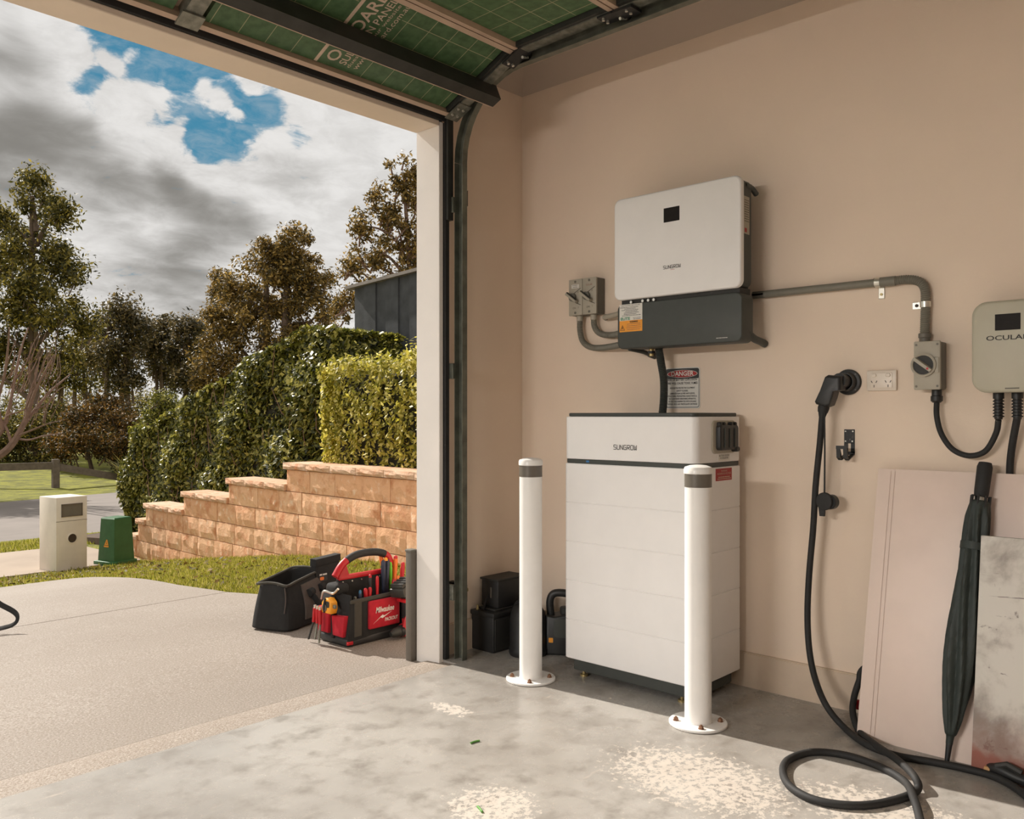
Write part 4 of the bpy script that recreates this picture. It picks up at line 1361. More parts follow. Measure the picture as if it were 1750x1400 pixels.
# ------------------------------------------------------------------ danger sign
t = thing('danger_sign', (XW, 1.80, 1.06), 'danger sign about battery explosion risk and toxic fumes above the battery', 'sign')
a_, b_ = at(1139, 640, X=XW), at(1197, 640, X=XW)
sy1, sy0 = a_.y + .005, b_.y
sz1, sz0 = at(1197, 627, X=XW).z, at(1197, 698, X=XW).z
sw, sh = sy1 - sy0, sz1 - sz0
cy, cz = (sy0 + sy1) / 2, (sz0 + sz1) / 2
pl = MB().prism(rrect(sw, sh, .012), (XW, cy, cz), WU, WV, WN, 0, .003).build('plate', 'paper_white', t)
bd = MB()
o_, i_ = rrect(sw - .008, sh - .008, .010), rrect(sw - .013, sh - .013, .008)
n_ = len(o_)
bd.add([Vector((XW - .0034, cy, cz)) + Vector(WU) * p[0] + Vector(WV) * p[1] for p in o_ + i_], [(k, (k + 1) % n_, n_ + (k + 1) % n_, n_ + k) for k in range(n_)])
bd.build('border', 'sign_black', pl, smooth=False)
hz = sz1 - .006 - sh * .12
MB().prism(rrect(sw - .014, sh * .235, .004), (XW, cy, hz), WU, WV, WN, .003, .0036).build('heading_field', 'sign_black', pl)
MB().prism(ell(sw - .024, sh * .19), (XW, cy, hz), WU, WV, WN, .0036, .0040).build('oval_edge', 'paper_white', pl)
MB().prism(ell(sw - .028, sh * .172), (XW, cy, hz), WU, WV, WN, .0040, .0044).build('oval', 'ink_red', pl)
text('heading', 'DANGER', sh * .155, (XW - .0050, cy, hz), WU, WV, 'paper_white', pl, width=sw * .64, bold=.0006)
rows = [('RISK OF BATTERY EXPLOSION', .30, .90, .066), ('FIRE WILL CAUSE TOXIC FUMES', .385, .93, .066), ('ASSOCIATED PROTECTIVE EQUIPMENT', .50, .77, .046), ('SAFETY GLASSES,', .57, .36, .046),
        ('LAMINATE FILM GLOVES AND SLEEVES,', .635, .77, .046), ('STRUCTURAL FIREFIGHTING GEAR/OVERALLS,', .70, .90, .046), ('SELF CONTAINED BREATHING APPARATUS,', .765, .84, .046),
        ('OR HALF FACE RESPIRATOR WITH ORGANIC', .83, .86, .046), ('VAPOUR / ACID GAS / PARTICULATE CARTRIDGE', .895, .91, .046)]
for s_, f_, w_, h_ in rows:
    text('sign_line', s_, sh * h_ * 1.15, (XW - .0036, cy, sz1 - sh * f_), WU, WV, 'ink', pl, width=(sw - .012) * w_, bold=.0003 if h_ > .06 else .0002)

# ------------------------------------------------------------------ conduit run to the AC isolator
XK = XW - .022
ya, yb = 1.60, 1.093
t = thing('conduit_run', (XK, 1.3, 1.58), 'grey conduit run from the inverter bending down into the rotary isolator', 'conduit')
MB().tube([(XK, ya, 1.582), (XK, yb, 1.582)], .0145, 14).build('rigid_pipe', 'conduit_grey', t)
MB().tube([(XK, ya - .002, 1.582), (XK, IY0 + .0, 1.582)], .0145, 14).build('entry_pipe', 'conduit_grey', t)
MB().tube([(XK, 1.125, 1.582), (XK, 1.050, 1.582)], .0175, 14).build('coupler', 'conduit_grey', t)
fp = resample(cr([(XK, 1.055, 1.582), (XK, 1.01, 1.582), (XK, .972, 1.571), (XK, .953, 1.545), (XK, .950, 1.50), (XK, .9515, 1.43), (XK, .953, 1.385)], 8), .0036)
MB().tube(fp, corrugated(fp, .0155, .09), 12).build('corrugated_bend', 'conduit_grey', t)
MB().lathe([(.018, 0), (.018, .018), (.0205, .02), (.0205, .034), (.017, .036)], (XK, .953, 1.352), 16).build('end_fitting', 'grey_plastic_dark', t)
for (y, z, vert) in ((1.112, 1.582, False), (.9505, 1.488, True)):
    if not vert:
        MB().tube([(XK, y - .009, z), (XK, y + .009, z)], .0185, 14).build('saddle', 'bright_metal', t)
        s_ = MB().rbox(XW - .004, XW, y - .017, y + .005, z - .058, z - .012, .0015, 1).build('saddle_tab', 'bright_metal', t)
        MB().cyl((XW - .004, y - .006, z - .042), (XW - .007, y - .006, z - .042), .005, n=10).build('screw', 'brass', s_)
    else:
        MB().tube([(XK, y, z - .010), (XK, y, z + .010)], .0185, 14).build('saddle', 'bright_metal', t)
        s_ = MB().rbox(XW - .004, XW, y + .012, y + .05, z - .013, z + .013, .0015, 1).build('saddle_tab', 'bright_metal', t)
        MB().cyl((XW - .004, y + .034, z), (XW - .007, y + .034, z), .006, n=10).build('screw', 'slot_dark', s_)

t = thing('rotary_isolator', (XW, .93, 1.19), 'grey rotary isolator box with round dial between conduit and wall charger', 'switch')
AX = 3.105
MB().rbox(AX + .012, XW, .888, .970, 1.190, 1.353, .005, 2).build('housing', 'grey_plastic_dark', t)
fa = MB().rbox(AX, AX + .014, .886, .972, 1.188, 1.355, .004, 2).build('face_plate', 'grey_plastic', t)
for y in (.895, .963):
    for z in (1.200, 1.343):
        MB().cyl((AX + .001, y, z), (AX - .001, y, z), .004, n=10).build('screw', 'grey_plastic_dark', fa)
MB().lathe([(.041, 0), (.041, .010), (.036, .012), (.033, .010), (.033, .004)], (AX, .938, 1.273), 28, (-1, 0, 0)).build('dial_ring', 'grey_plastic', t)
dl = MB().cyl((AX - .002, .938, 1.273), (AX - .007, .938, 1.273), .033, n=28).build('dial', 'soft_black', t)
d = Vector((0, -.78, -.62)).normalized(); c = Vector((AX - .014, .938, 1.273)); n_ = Vector((0, -d.z, d.y)); ex = Vector((.008, 0, 0))
MB().hexa([c - d * .036 + n_ * .008 + ex, c + d * .036 + n_ * .008 + ex, c + d * .036 - n_ * .008 + ex, c - d * .036 - n_ * .008 + ex,
           c - d * .034 + n_ * .005 - ex, c + d * .034 + n_ * .005 - ex, c + d * .034 - n_ * .005 - ex, c - d * .034 - n_ * .005 - ex]).build('handle', 'grey_plastic', t)
MB().cyl(c + d * .022 - ex, c + d * .022 - ex * 1.1, .004, n=10).build('red_dot', 'red_plastic', dl)
MB().rbox(AX - .004, AX + .002, .889, .905, 1.243, 1.300, .003, 1).build('lock_tab', 'grey_plastic', t)
MB().lathe([(.0165, 0), (.0165, -.022), (.0195, -.024), (.0195, -.04), (.013, -.046)], (XW - .035, .910, 1.190), 14).build('cable_gland', 'black_plastic', t)

# ------------------------------------------------------------------ EV charger at the right edge
EX = 3.055
t = thing('wall_charger', (XW, .675, 1.17), 'rounded grey wall charger box with small screen at the right edge', 'charger')
cy, cz = .6735, 1.3205
MB().prism(rrect(.205, .292, .044, 8), (XW, cy, cz), WU, WV, WN, .02, .118).build('rear_housing', 'grey_plastic_dark', t)
fc = MB().prism(rrect(.208, .295, .046, 8), (EX + .022, cy, cz), WU, WV, WN, 0, .022, .010).build('front_cover', 'charger_shell', t)
MB().rbox(EX - .001, EX + .002, .6365, .7085, 1.372, 1.424, .0006, 1).build('screen', 'screen', fc)
text('logo', 'OCULAR', .021, (EX - .0008, .6735, 1.3475), WU, WV, 'ink', fc, width=.122, bold=.0003)
MB().rbox(EX - .001, EX + .002, .64, .68, 1.184, 1.188, .0005, 1).build('bottom_slot', 'grey_plastic_dark', fc)
for y in (.712, .658):
    gl = MB(); zz = 1.174
    prof = [(.0165, 0), (.0165, -.014)]
    z = -.014
    for k in range(7):
        prof += [(.0165, z - .002), (.0165, z - .006), (.0125, z - .006), (.0125, z - .010)]; z -= .010
    prof += [(.010, z - .004)]
    gl.lathe(prof, (3.115, y, 1.174), 14).build('strain_relief', 'black_plastic', t)

# loop of cable between isolator and charger
pts = [(XW - .035, .910, 1.15)] + [at(x, y, X=3.14) for x, y in ((1601, 712), (1609, 742), (1628, 768), (1656, 779), (1684, 771), (1703, 748), (1711, 722))]
pts[-1] = Vector((3.115, .712, 1.085)); pts[-2] = Vector((3.125, .722, 1.04))
tag(MB().tube(cr(pts, 8), .0095, 12).build('supply_cable', 'black_rubber'), 'black supply cable looping between the rotary isolator and the wall charger', 'cable')

# ------------------------------------------------------------------ double power point
t = thing('power_outlet', (XW, 1.06, 1.13), 'white double power point on the wall left of the rotary isolator', 'outlet')
pa_, pb_ = at(1481, 650, X=XW - .012), at(1532, 650, X=XW - .012)
oy1, oy0 = pa_.y, pb_.y
oz1, oz0 = at(1506, 633, X=XW - .012).z, at(1506, 668, X=XW - .012).z
oc = (oy0 + oy1) / 2; ocz = (oz0 + oz1) / 2
MB().rbox(XW - .013, XW, oy0, oy1, oz0, oz1, .004, 2).build('plate', 'outlet_white', t)
mo = MB().prism(rrect((oy1 - oy0) * .74, (oz1 - oz0) * .76, .005), (XW - .012, oc, ocz), WU, WV, WN, 0, .003, .0015).build('insert', 'outlet_white', t)
for s in (-1, 1):
    y = oc + s * (oy1 - oy0) * .235
    MB().prism(rrect(.017, .013, .006), (XW - .0145, y, ocz + .019), WU, WV, WN, 0, .005, .002).build('rocker', 'outlet_white', mo)
    for (dy, dz, a) in ((.0085, -.004, 30), (-.0085, -.004, -30), (0, -.020, 0)):
        d = Vector((0, math.sin(R(a)), math.cos(R(a)))) * .0045; n_ = Vector((0, d.z, -d.y)).normalized() * .0013
        c = Vector((XW - .0154, y + dy, ocz + dz))
        MB().add([c - d - n_, c - d + n_, c + d + n_, c + d - n_], [(0, 1, 2, 3)]).build('slot', 'slot_dark', mo, smooth=False, fix=False)

# ------------------------------------------------------------------ charging plug in its holder
hc = at(1447, 653, X=XW - .02)
t = thing('plug_holder', (XW, hc.y, hc.z - .048), 'round black plug holder dock screwed to the wall', 'holder')
MB().lathe([(.048, 0), (.048, .008), (.045, .012), (.036, .014), (.033, .045), (.030, .045), (.028, .02)], (XW, hc.y, hc.z), 32, (-1, 0, 0)).build('flange', 'black_plastic', t)
for a in (45, 135, 225, 315):
    c = Vector((XW - .0115, hc.y + .041 * math.cos(R(a)), hc.z + .041 * math.sin(R(a))))
    MB().cyl(c, c - Vector((.002, 0, 0)), .003, n=8).build('screw', 'band_grey', t)
t = thing('charging_plug', (XW - .1, hc.y, hc.z - .12), 'black charging plug with angled grip resting in the wall holder', 'plug')
q0 = Vector((XW - .022, hc.y, hc.z)); q1 = Vector((XW - .085, hc.y + .004, hc.z + .004))
q3 = at(1409, 690, X=XW - .09); q4 = at(1406, 705, X=XW - .095)
MB().tube([q0, q1], [.027, .027], 20).build('nose', 'black_plastic', t)
gx = XW - .088
go = at(1418, 665, X=gx)
outl = [at(x, y, X=gx) - go for x, y in ((1414, 644), (1419, 641), (1441, 643), (1441, 667), (1430, 669), (1427, 680), (1422, 693), (1414, 696), (1398, 691), (1396, 687), (1405, 668))]
MB().prism([(-p.y, p.z) for p in outl], go, WU, WV, WN, -.024, .028, .012).build('grip', 'black_plastic', t)
MB().tube([q3, q3 + (q4 - q3) * .5, q4], [.019, .021, .018], 14).build('grip_collar', 'black_rubber', t)
cn = [q4 + (q3 - q4) * .1, at(1405, 713, X=XW - .098)]
MB().tube(cn, [.017, .012], 14).build('cable_boot', 'black_rubber', t)

# cap hanging on its tether
ca = at(1409, 705, X=XW - .105); cb = at(1409, 846, X=XW - .10)
t = thing('dust_cap', (cb.x, cb.y, cb.z - .06), 'black rubber dust cap hanging on a thin strap below the charging plug', 'cap')
MB().tube(cr([ca, (ca + cb) / 2 + Vector((0, -.001, 0)), cb], 6), .0034, 8).build('tether', 'black_rubber', t)
c = at(1409, 857, X=XW - .10)
MB().prism(ell(.060, .066), c, WU, WV, WN, -.006, .008, .003).build('cap_disc', 'black_rubber', t)
c2 = at(1421, 858, X=XW - .08)
MB().lathe([(.027, 0), (.027, .022), (.024, .025)], c2 + Vector((.01, 0, 0)), 24, (-1, .15, 0)).build('cap_socket', 'black_plastic', t)
MB().prism([(-.012, .01), (.012, .01), (.010, -.022), (-.008, -.022)], at(1405, 872, X=XW - .10), WU, WV, WN, -.004, .006).build('pull_tab', 'black_rubber', t)

# the charging cable: down the wall, along the floor
RC = .0115
wallpts = [cn[0], cn[1], at(1401, 760, X=XW - .10), at(1394, 830, X=XW - .10), at(1390, 900, X=XW - .095), at(1383, 980, X=XW - .095), at(1380, 1050, X=XW - .105), at(1383, 1110, X=XW - .125), at(1393, 1160, X=XW - .155)]
ff_ = [at(x, y, Z=RC) for x, y in ((1442, 1243), (1480, 1272), (1530, 1291), (1590, 1302), (1650, 1314), (1705, 1330), (1750, 1358), (1790, 1400), (1800, 1450))]
mid = at(1412, 1206, Z=.07)
tag(MB().tube(cr(wallpts + [mid] + ff_, 8), RC, 12).build('charging_cable', 'black_rubber'), 'long black charging cable hanging from the plug and running along the floor', 'cable')
# second length: from the charger behind the sheet, coiled on the floor
up_ = [Vector((3.115, .658, 1.094)), at(1730, 760, X=3.145), at(1726, 797, X=3.168), Vector((3.170, .692, .84)), Vector((3.168, .70, .68)), Vector((3.155, .80, .48)), Vector((3.14, .98, .30)), at(1480, 1140, X=3.12), at(1468, 1165, X=3.11), at(1459, 1195, X=3.08), at(1458, 1222, X=3.02)]
lp_ = [(1470, 1252, 0), (1500, 1276, 1), (1535, 1300, 2), (1563, 1328, 2), (1566, 1352, 0), (1520, 1370, 0), (1460, 1377, 0), (1395, 1368, 0), (1352, 1346, 0), (1338, 1320, 0), (1347, 1299, 0), (1385, 1286, 0), (1440, 1290, 0), (1500, 1309, 0), (1546, 1336, 0),
       (1562, 1366, 1), (1572, 1400, 0), (1582, 1450, 0)]
fl_ = [at(x, y, Z=RC + k * .0125) for x, y, k in lp_]
tag(MB().tube(cr(up_ + fl_, 8), RC, 12).build('charging_cable', 'black_rubber'), 'black charger cable coiled in a loop on the concrete floor', 'cable')

# ------------------------------------------------------------------ hook bracket
t = thing('wall_hook', (XW, at(1452, 760, X=XW).y, 1.0), 'black steel hook bracket screwed to the wall below the power point', 'hook')
hy1, hy0 = at(1443, 750, X=XW).y, at(1461, 750, X=XW).y
hz1, hz0 = at(1452, 734, X=XW).z, at(1452, 783, X=XW).z
bw = hy1 - hy0
pp = MB()
pp.rbox(XW - .003, XW, hy0, hy1, hz1 - .052, hz1, .001, 1)
pp.box(XW - .003, XW, hy0, hy0 + bw * .36, hz0 + .02, hz1 - .052).box(XW - .003, XW, hy1 - bw * .36, hy1, hz0 + .02, hz1 - .052)
pp.box(XW - .003, XW, hy0, hy1, hz0 + .012, hz0 + .024)
po = pp.build('back_plate', 'black_plastic', t)
ar = MB()
for y0, y1 in ((hy0, hy0 + bw * .36), (hy1 - bw * .36, hy1)):
    ar.hexa([(XW - .003, y0, hz0 + .012), (XW - .003, y1, hz0 + .012), (XW - .055, y1, hz0 - .006), (XW - .055, y0, hz0 - .006), (XW - .003, y0, hz0 + .016), (XW - .003, y1, hz0 + .016), (XW - .055, y1, hz0 - .002), (XW - .055, y0, hz0 - .002)])
    ar.hexa([(XW - .053, y0, hz0 - .004), (XW - .053, y1, hz0 - .004), (XW - .075, y1, hz0 + .004), (XW - .075, y0, hz0 + .004), (XW - .056, y0, hz0 - .006), (XW - .056, y1, hz0 - .006), (XW - .078, y1, hz0 + .045), (XW - .078, y0, hz0 + .045)])
ar.box(XW - .080, XW - .076, hy0, hy1, hz0 + .036, hz0 + .048)
ar.build('prongs', 'black_plastic', t)
for (y, z) in ((hy0 + .006, hz1 - .007), (hy1 - .006, hz1 - .007), (hy0 + .008, hz1 - .044), (hy1 - .006, hz1 - .044)):
    MB().cyl((XW - .003, y, z), (XW - .005, y, z), .0028, n=8).build('screw', 'bright_metal', po)

# ------------------------------------------------------------------ sheets and umbrella leaning on the wall
t = thing('leaning_sheet', (2.95, .7, 0), 'large blank whitish sheet leaning against the wall behind the umbrella', 'sheet')
def lean(y0, y1, xb, xt, h, th, m, name, par, arr=0):
    n = 6; vs = []
    for z, x in ((0, xb), (h, xt)):
        vs += [(x - th, y0, z), (x, y0, z), (x, y1, z), (x - th, y1, z)]
    return MB().hexa(vs).build(name, m, par)
lean(.25, 1.105, 2.945, XW - .032, .908, .006, 'sheet_white', 'sheet', t)
sl_ = (XW - .032 - 2.945) / .908
for y in (1.062, 1.048):                       # two faint creases near the free edge
    MB().hexa([(2.9385, y - .002, .01), (2.940, y - .002, .01), (2.940, y + .002, .01), (2.9385, y + .002, .01), (2.9385 + sl_ * .89, y - .002, .90), (2.940 + sl_ * .89, y - .002, .90), (2.940 + sl_ * .89, y + .002, .90), (2.9385 + sl_ * .89, y + .002, .90)]).build('crease', 'sheet_white', t)

t = thing('stained_sheet', (2.92, .5, 0), 'stained pale sheet with dark smears and red lower edge at the right edge', 'sheet')
lean(.25, .737, 2.905, 3.02, .716, .012, 'sheet_stained', 'sheet', t)

t = thing('clamp_tool', at(1722, 1330, Z=0), 'small black clamp lying at the foot of the stained sheet', 'tool')
c = at(1722, 1326, Z=.02)
MB().tube(cr([c + Vector((.02, .05, .0)), c + Vector((0, .02, .012)), c + Vector((-.01, -.03, .004)), c + Vector((-.02, -.09, .0))], 5), .017, 10).build('jaw', 'black_plastic', t)
MB().tube([c + Vector((.0, .03, .02)), c + Vector((-.005, .0, .034)), c + Vector((-.01, -.04, .022))], .010, 8).build('lever', 'soft_black', t)
MB().rbox(c.x - .002, c.x + .022, c.y + .045, c.y + .065, .008, .03, .003, 1).build('tip', 'tan_pole', t)
t = thing('red_cap_bottle', at(1464, 1230, X=3.12), 'red plastic cap of a bottle lying behind the white sheet', 'bottle')
c = at(1466, 1213, X=3.10); c.z = .055
MB().tube([c + Vector((0, .016, 0)), c + Vector((0, -.008, 0))], .018, 14).build('cap', 'red_plastic', t)
MB().tube([c + Vector((0, -.008, 0)), c + Vector((.0, -.03, 0)), c + Vector((.0, -.05, 0)), c + Vector((.0, -.2, 0))], [.014, .02, .05, .05], 14).build('bottle_body', 'soft_black', t)

ut = at(1618, 1306, Z=.0) + Vector((0, 0, .004)); uh = at(1684, 791, X=3.112)
t = thing('umbrella', ut, 'folded dark green umbrella leaning upright against the white sheet', 'umbrella')
ax = (uh - ut); UL = ax.length; ax.normalize()
e1 = ax.orthogonal().normalized(); e2 = ax.cross(e1)
mb = MB(); vs = []; fs = []
prof = [(.060, .011), (.085, .013), (.10, .020), (.17, .032), (.25, .042), (.33, .048), (.42, .047), (.52, .042), (.62, .040), (.72, .038), (.80, .036), (.855, .033), (.868, .028)]
n_ = 64
_pp = cr([(s_, r_, 0) for s_, r_ in prof], 6)
prof = [(p_.x, p_.y) for p_ in _pp]
for (s, r) in prof:
    for k in range(n_):
        a = 2 * PI * k / n_
        tw_ = 1.9 * s
        em = max(0, min(1, (s - .09) / .05, (.86 - s) / .05))
        fold = 1 + em * (.15 * math.sin(8 * (a + tw_)) + .05 * math.sin(5 * a - 4 * s))
        vs.append(ut + ax * (s * UL) + (e1 * math.cos(a) + e2 * math.sin(a)) * r * fold * .93)
for i in range(len(prof) - 1):
    for k in range(n_):
        l = (k + 1) % n_
        fs.append((i * n_ + k, i * n_ + l, (i + 1) * n_ + l, (i + 1) * n_ + k))
fs += [tuple(range(n_)), tuple((len(prof) - 1) * n_ + k for k in range(n_))]
mb.add(vs, fs).build('canopy', 'umbrella_cloth', t)
MB().tube([ut, ut + ax * .065 * UL], [.007, .010], 10).build('ferrule', 'black_plastic', t)
MB().tube([ut + ax * .86 * UL, ut + ax * .885 * UL], .010, 10).build('shaft', 'bright_metal', t)
MB().tube([ut + ax * .882 * UL, ut + ax * .90 * UL, ut + ax * .985 * UL, ut + ax * UL], [.021, .0225, .0235, .019], 16).build('handle', 'black_rubber', t)
for k in range(8):
    a = 2 * PI * k / 8
    p = ut + ax * .862 * UL + (e1 * math.cos(a) + e2 * math.sin(a)) * .028
    MB().tube([p - ax * .02, p + ax * .022], .004, 6).build('rib_tip', 'black_plastic', t)
MB().tube([ut + ax * (.70 * UL), ut + ax * (.725 * UL)], .0425, 24).build('closing_strap', 'umbrella_cloth', t)

# ------------------------------------------------------------------ black containers in the corner
t = thing('car_battery', (2.9, 2.79, 0), 'black car battery standing in the corner beside the door track', 'battery')
MB().rbox(2.815, 3.00, 2.715, 2.86, 0, .165, .006, 2).build('case', 'black_plastic', t)
MB().rbox(2.808, 3.007, 2.708, 2.862, .163, .186, .006, 2).build('lid', 'black_plastic', t)
MB().rbox(2.825, 2.99, 2.712, 2.716, .01, .155, .001, 1).build('front_panel', 'soft_black', t)
MB().lathe([(.009, 0), (.009, .004), (.0065, .005), (.0055, .022)], (2.828, 2.83, .186), 12).build('terminal', 'brass', t)
MB().rbox(2.845, 2.99, 2.735, 2.845, .186, .195, .003, 1).build('top_rib', 'soft_black', t)
MB().tube(cr([(2.835, 2.80, .188), (2.85, 2.80, .225), (2.872, 2.80, .25)], 4), .006, 6).build('carry_strap', 'black_rubber', t)
t = thing('black_case', (2.94, 2.79, .195), 'small black rectangular case lying on top of the car battery', 'case')
MB().rbox(2.868, 3.06, 2.735, 2.845, .196, .325, .006, 2).build('shell', 'black_plastic', t)
MB().rbox(2.860, 3.065, 2.73, 2.85, .322, .332, .003, 1).build('lid', 'soft_black', t)
MB().rbox(2.866, 2.869, 2.778, 2.786, .24, .29, .001, 1).build('latch', 'band_grey', t)

t = thing('oil_drum_bottle', (2.955, 2.565, 0), 'round black oil bottle behind the nearer-door bollard', 'bottle')
MB().lathe([(.084, 0), (.088, .008), (.088, .030), (.084, .036), (.084, .16), (.078, .195), (.06, .225), (.034, .24), (.030, .262)], (2.925, 2.60, 0), 32).build('body', 'black_plastic', t)
MB().lathe([(.036, .250), (.036, .278), (.032, .283)], (2.925, 2.60, 0), 20).build('cap', 'soft_black', t)
MB().tube(cr([(2.925, 2.675, .13), (2.925, 2.683, .18), (2.925, 2.665, .222), (2.925, 2.63, .233)], 5), .013, 8).build('handle', 'black_plastic', t)

t = thing('engine_oil_jug', (3.06, 2.47, 0), 'black oil jug with loop handle half hidden by the battery cabinet', 'bottle')
# outline with a loop handle, extruded
pts = [(-.085, 0), (.075, 0), (.09, .02), (.09, .21), (.075, .255), (.04, .285), (-.045, .285), (-.075, .262), (-.085, .22)]
J = Vector((3.055, 2.485, 0)); ju = Vector((.55, -.83, 0)).normalized(); jn = Vector((-ju.y * -1, -ju.x, 0)); jn = Vector((ju.y, -ju.x, 0))
jb = MB().prism([(p[0], p[1]) for p in [(-.085, .0), (.075, .0), (.088, .02), (.09, .185), (.065, .20), (.0, .185), (-.05, .175), (-.085, .18)]], J, ju, (0, 0, 1), jn, -.055, .055, .012)
jb.build('body', 'black_plastic', t)
MB().tube(cr([J + ju * -.065 + Vector((0, 0, .165)), J + ju * -.070 + Vector((0, 0, .24)), J + ju * -.045 + Vector((0, 0, .275)), J + ju * .03 + Vector((0, 0, .270)), J + ju * .072 + Vector((0, 0, .235)), J + ju * .078 + Vector((0, 0, .18))], 6), .018, 10).build('handle', 'black_plastic', t)
MB().lathe([(.024, 0), (.024, .03), (.02, .034)], J + ju * .0 + Vector((0, 0, .18)), 18).build('cap', 'soft_black', t)
lbm = MB().prism(rrect(.075, .085, .02), J + Vector((0, 0, .125)) + ju * -.01, ju, (0, 0, 1), jn, .054, .0555).build('label_patch', 'charcoal', t)
MB().prism(rrect(.02, .022, .003), J + Vector((0, 0, .07)) + ju * -.06, ju, (0, 0, 1), jn, .0545, .056).build('sticker', 'paper_orange', t)

# ------------------------------------------------------------------ clippings on the floor
for (px, py, a, lab, m_) in ((812, 1268, 25, 'green offcut of wire lying on the floor nearer the bollards', 'cutting_green'), (820, 1383, -55, 'pale green offcut of wire on the floor at the bottom edge', 'cutting_green')):
    c = at(px, py, Z=.0035)
    d = (RGT * math.cos(R(a)) + FWD * math.sin(R(a)) * 1.6).normalized() * .018
    tag(MB().tube(cr([c - d, c + Vector((.002, .002, 0)), c + d], 4), .0034, 8).build('wire_offcut', m_), lab, 'wire offcut', 'wire offcuts on the floor')

# ------------------------------------------------------------------ letterbox, pillar, park fence
lb = thing('letterbox', (0, 0, 0), 'cream rendered masonry letterbox pillar with flap and round hole by the footpath', 'letterbox')
w, dp, h = .345, .35, .82
MB().rbox(0, w, 0, dp, -.03, h, .008, 2).build('pillar', 'letterbox_render', lb)
MB().rbox(-.02, w + .02, -.02, dp + .02, -.05, .012, .006, 1).build('footing', 'footpath_concrete', lb)
MB().box(.0, w, -.0015, .003, h - .264, h - .260).build('joint', 'band_grey', lb)
fr = MB()
x0, x1, z0, z1 = .055, .29, h - .215, h - .075
fr.box(x0, x1, -.008, .002, z0, z0 + .014).box(x0, x1, -.008, .002, z1 - .014, z1).box(x0, x0 + .014, -.008, .002, z0, z1).box(x1 - .014, x1, -.008, .002, z0, z1)
fo = fr.build('slot_frame', 'band_grey', lb)
MB().box(x0 + .014, x1 - .014, -.004, .004, z0 + .014, z1 - .014).build('flap', 'grey_plastic_dark', fo)
MB().lathe([(.058, -.006), (.058, .006), (.048, .008), (.047, -.006)], (.175, 0, h - .455), 28, (0, -1, 0)).build('hole_rim', 'letterbox_render', lb)
MB().cyl((.175, -.0035, h - .455), (.175, .004, h - .455), .047, n=28).build('newspaper_hole', 'slot_dark', lb)
p = at(96, 981, Z=-.612)
lb.location = p; lb.rotation_euler = (0, 0, R(9))

gp_ = thing('service_pillar', (0, 0, 0), 'green tapered electrical service pillar with a warning triangle beside the block wall', 'pillar')
w, h = .27, .53


def frus(x0, x1, y0, y1, z0, z1, ins):
    return [(x0, y0, z0), (x1, y0, z0), (x1, y1, z0), (x0, y1, z0), (x0 + ins, y0 + ins, z1), (x1 - ins, y0 + ins, z1), (x1 - ins, y1 - ins, z1), (x0 + ins, y1 - ins, z1)]


MB().hexa(frus(0, w, 0, w, .05, h, .022)).build('body', 'pillar_green', gp_)
MB().hexa(frus(.018, w - .018, .018, w - .018, h, h + .014, .012)).build('lid', 'pillar_green', gp_)
MB().rbox(-.04, w + .02, -.03, w + .03, -.06, .055, .012, 2).build('base_skirt', 'pillar_green', gp_)
sg = MB().add([(.0052, .17, .235), (.0052, .10, .235), (.0142, .135, .315)], [(0, 1, 2)]).add([(.0022, .175, .212), (.0022, .095, .212), (.0045, .095, .230), (.0045, .175, .230)], [(0, 1, 2, 3)])
sg.v = [v + Vector((-.0008, 0, 0)) for v in sg.v]
sgo = sg.build('warning_sign', 'paper_orange', gp_, smooth=False, fix=False)
MB().add([(.0072, .139, .248), (.0072, .131, .248), (.0092, .135, .290)], [(0, 1, 2)]).xf(Matrix.Translation((-.002, 0, 0))).build('warning_mark', 'ink', sgo, smooth=False, fix=False)
gp_.location = at(195, 969, Z=-.612) + Vector((0, 0, .0)); gp_.rotation_euler = (0, 0, R(16))

# a bent hose end lying on the lowest step of the wall
t = thing('garden_tap', (4.36, 10.5, -.4), 'small grey tap and hose end at the low end of the block wall', 'tap')
MB().tube(cr([(4.34, 10.52, -.62), (4.33, 10.5, -.42), (4.30, 10.46, -.33), (4.30, 10.40, -.31), (4.31, 10.34, -.36)], 5), .011, 8).build('hose', 'grey_plastic_dark', t)
MB().rbox(4.30, 4.36, 10.40, 10.45, -.40, -.37, .006, 1).build('valve', 'galvanised', t)

pf = thing('post_and_rail_fence', (8.7, 25.3, -.86), 'low weathered timber post and rail fence across the road', 'fence')
gz = -.9
for (px, py, hh, w) in ((-140, 832, .85, .17), (95, 831, .78, .17), (219, 824, .70, .17)):
    b = at(px, py, Z=gz + .03)
    MB().rbox(b.x - w / 2, b.x + w / 2, b.y - w / 2, b.y + w / 2, gz - .3, gz + hh, .012, 1).build('post', 'timber_grey', pf)
pa, pb, pc = at(-140, 832, Z=gz + .03), at(95, 831, Z=gz + .03), at(219, 824, Z=gz + .03)


def rail(a, b, za, zb, hh=.2):
    d = (b - a).normalized(); s = Vector((-d.y, d.x, 0)) * .04
    return MB().hexa([Vector((a.x, a.y, za)) - s, Vector((b.x, b.y, zb)) - s, Vector((b.x, b.y, zb)) + s, Vector((a.x, a.y, za)) + s,
                      Vector((a.x, a.y, za + hh)) - s, Vector((b.x, b.y, zb + hh)) - s, Vector((b.x, b.y, zb + hh)) + s, Vector((a.x, a.y, za + hh)) + s])


rail(pa, pb, gz + .40, gz + .50).build('rail', 'timber_grey', pf)
rail(pb, pc, gz + .48, gz + .02).build('rail', 'timber_grey', pf)

# ------------------------------------------------------------------ trees


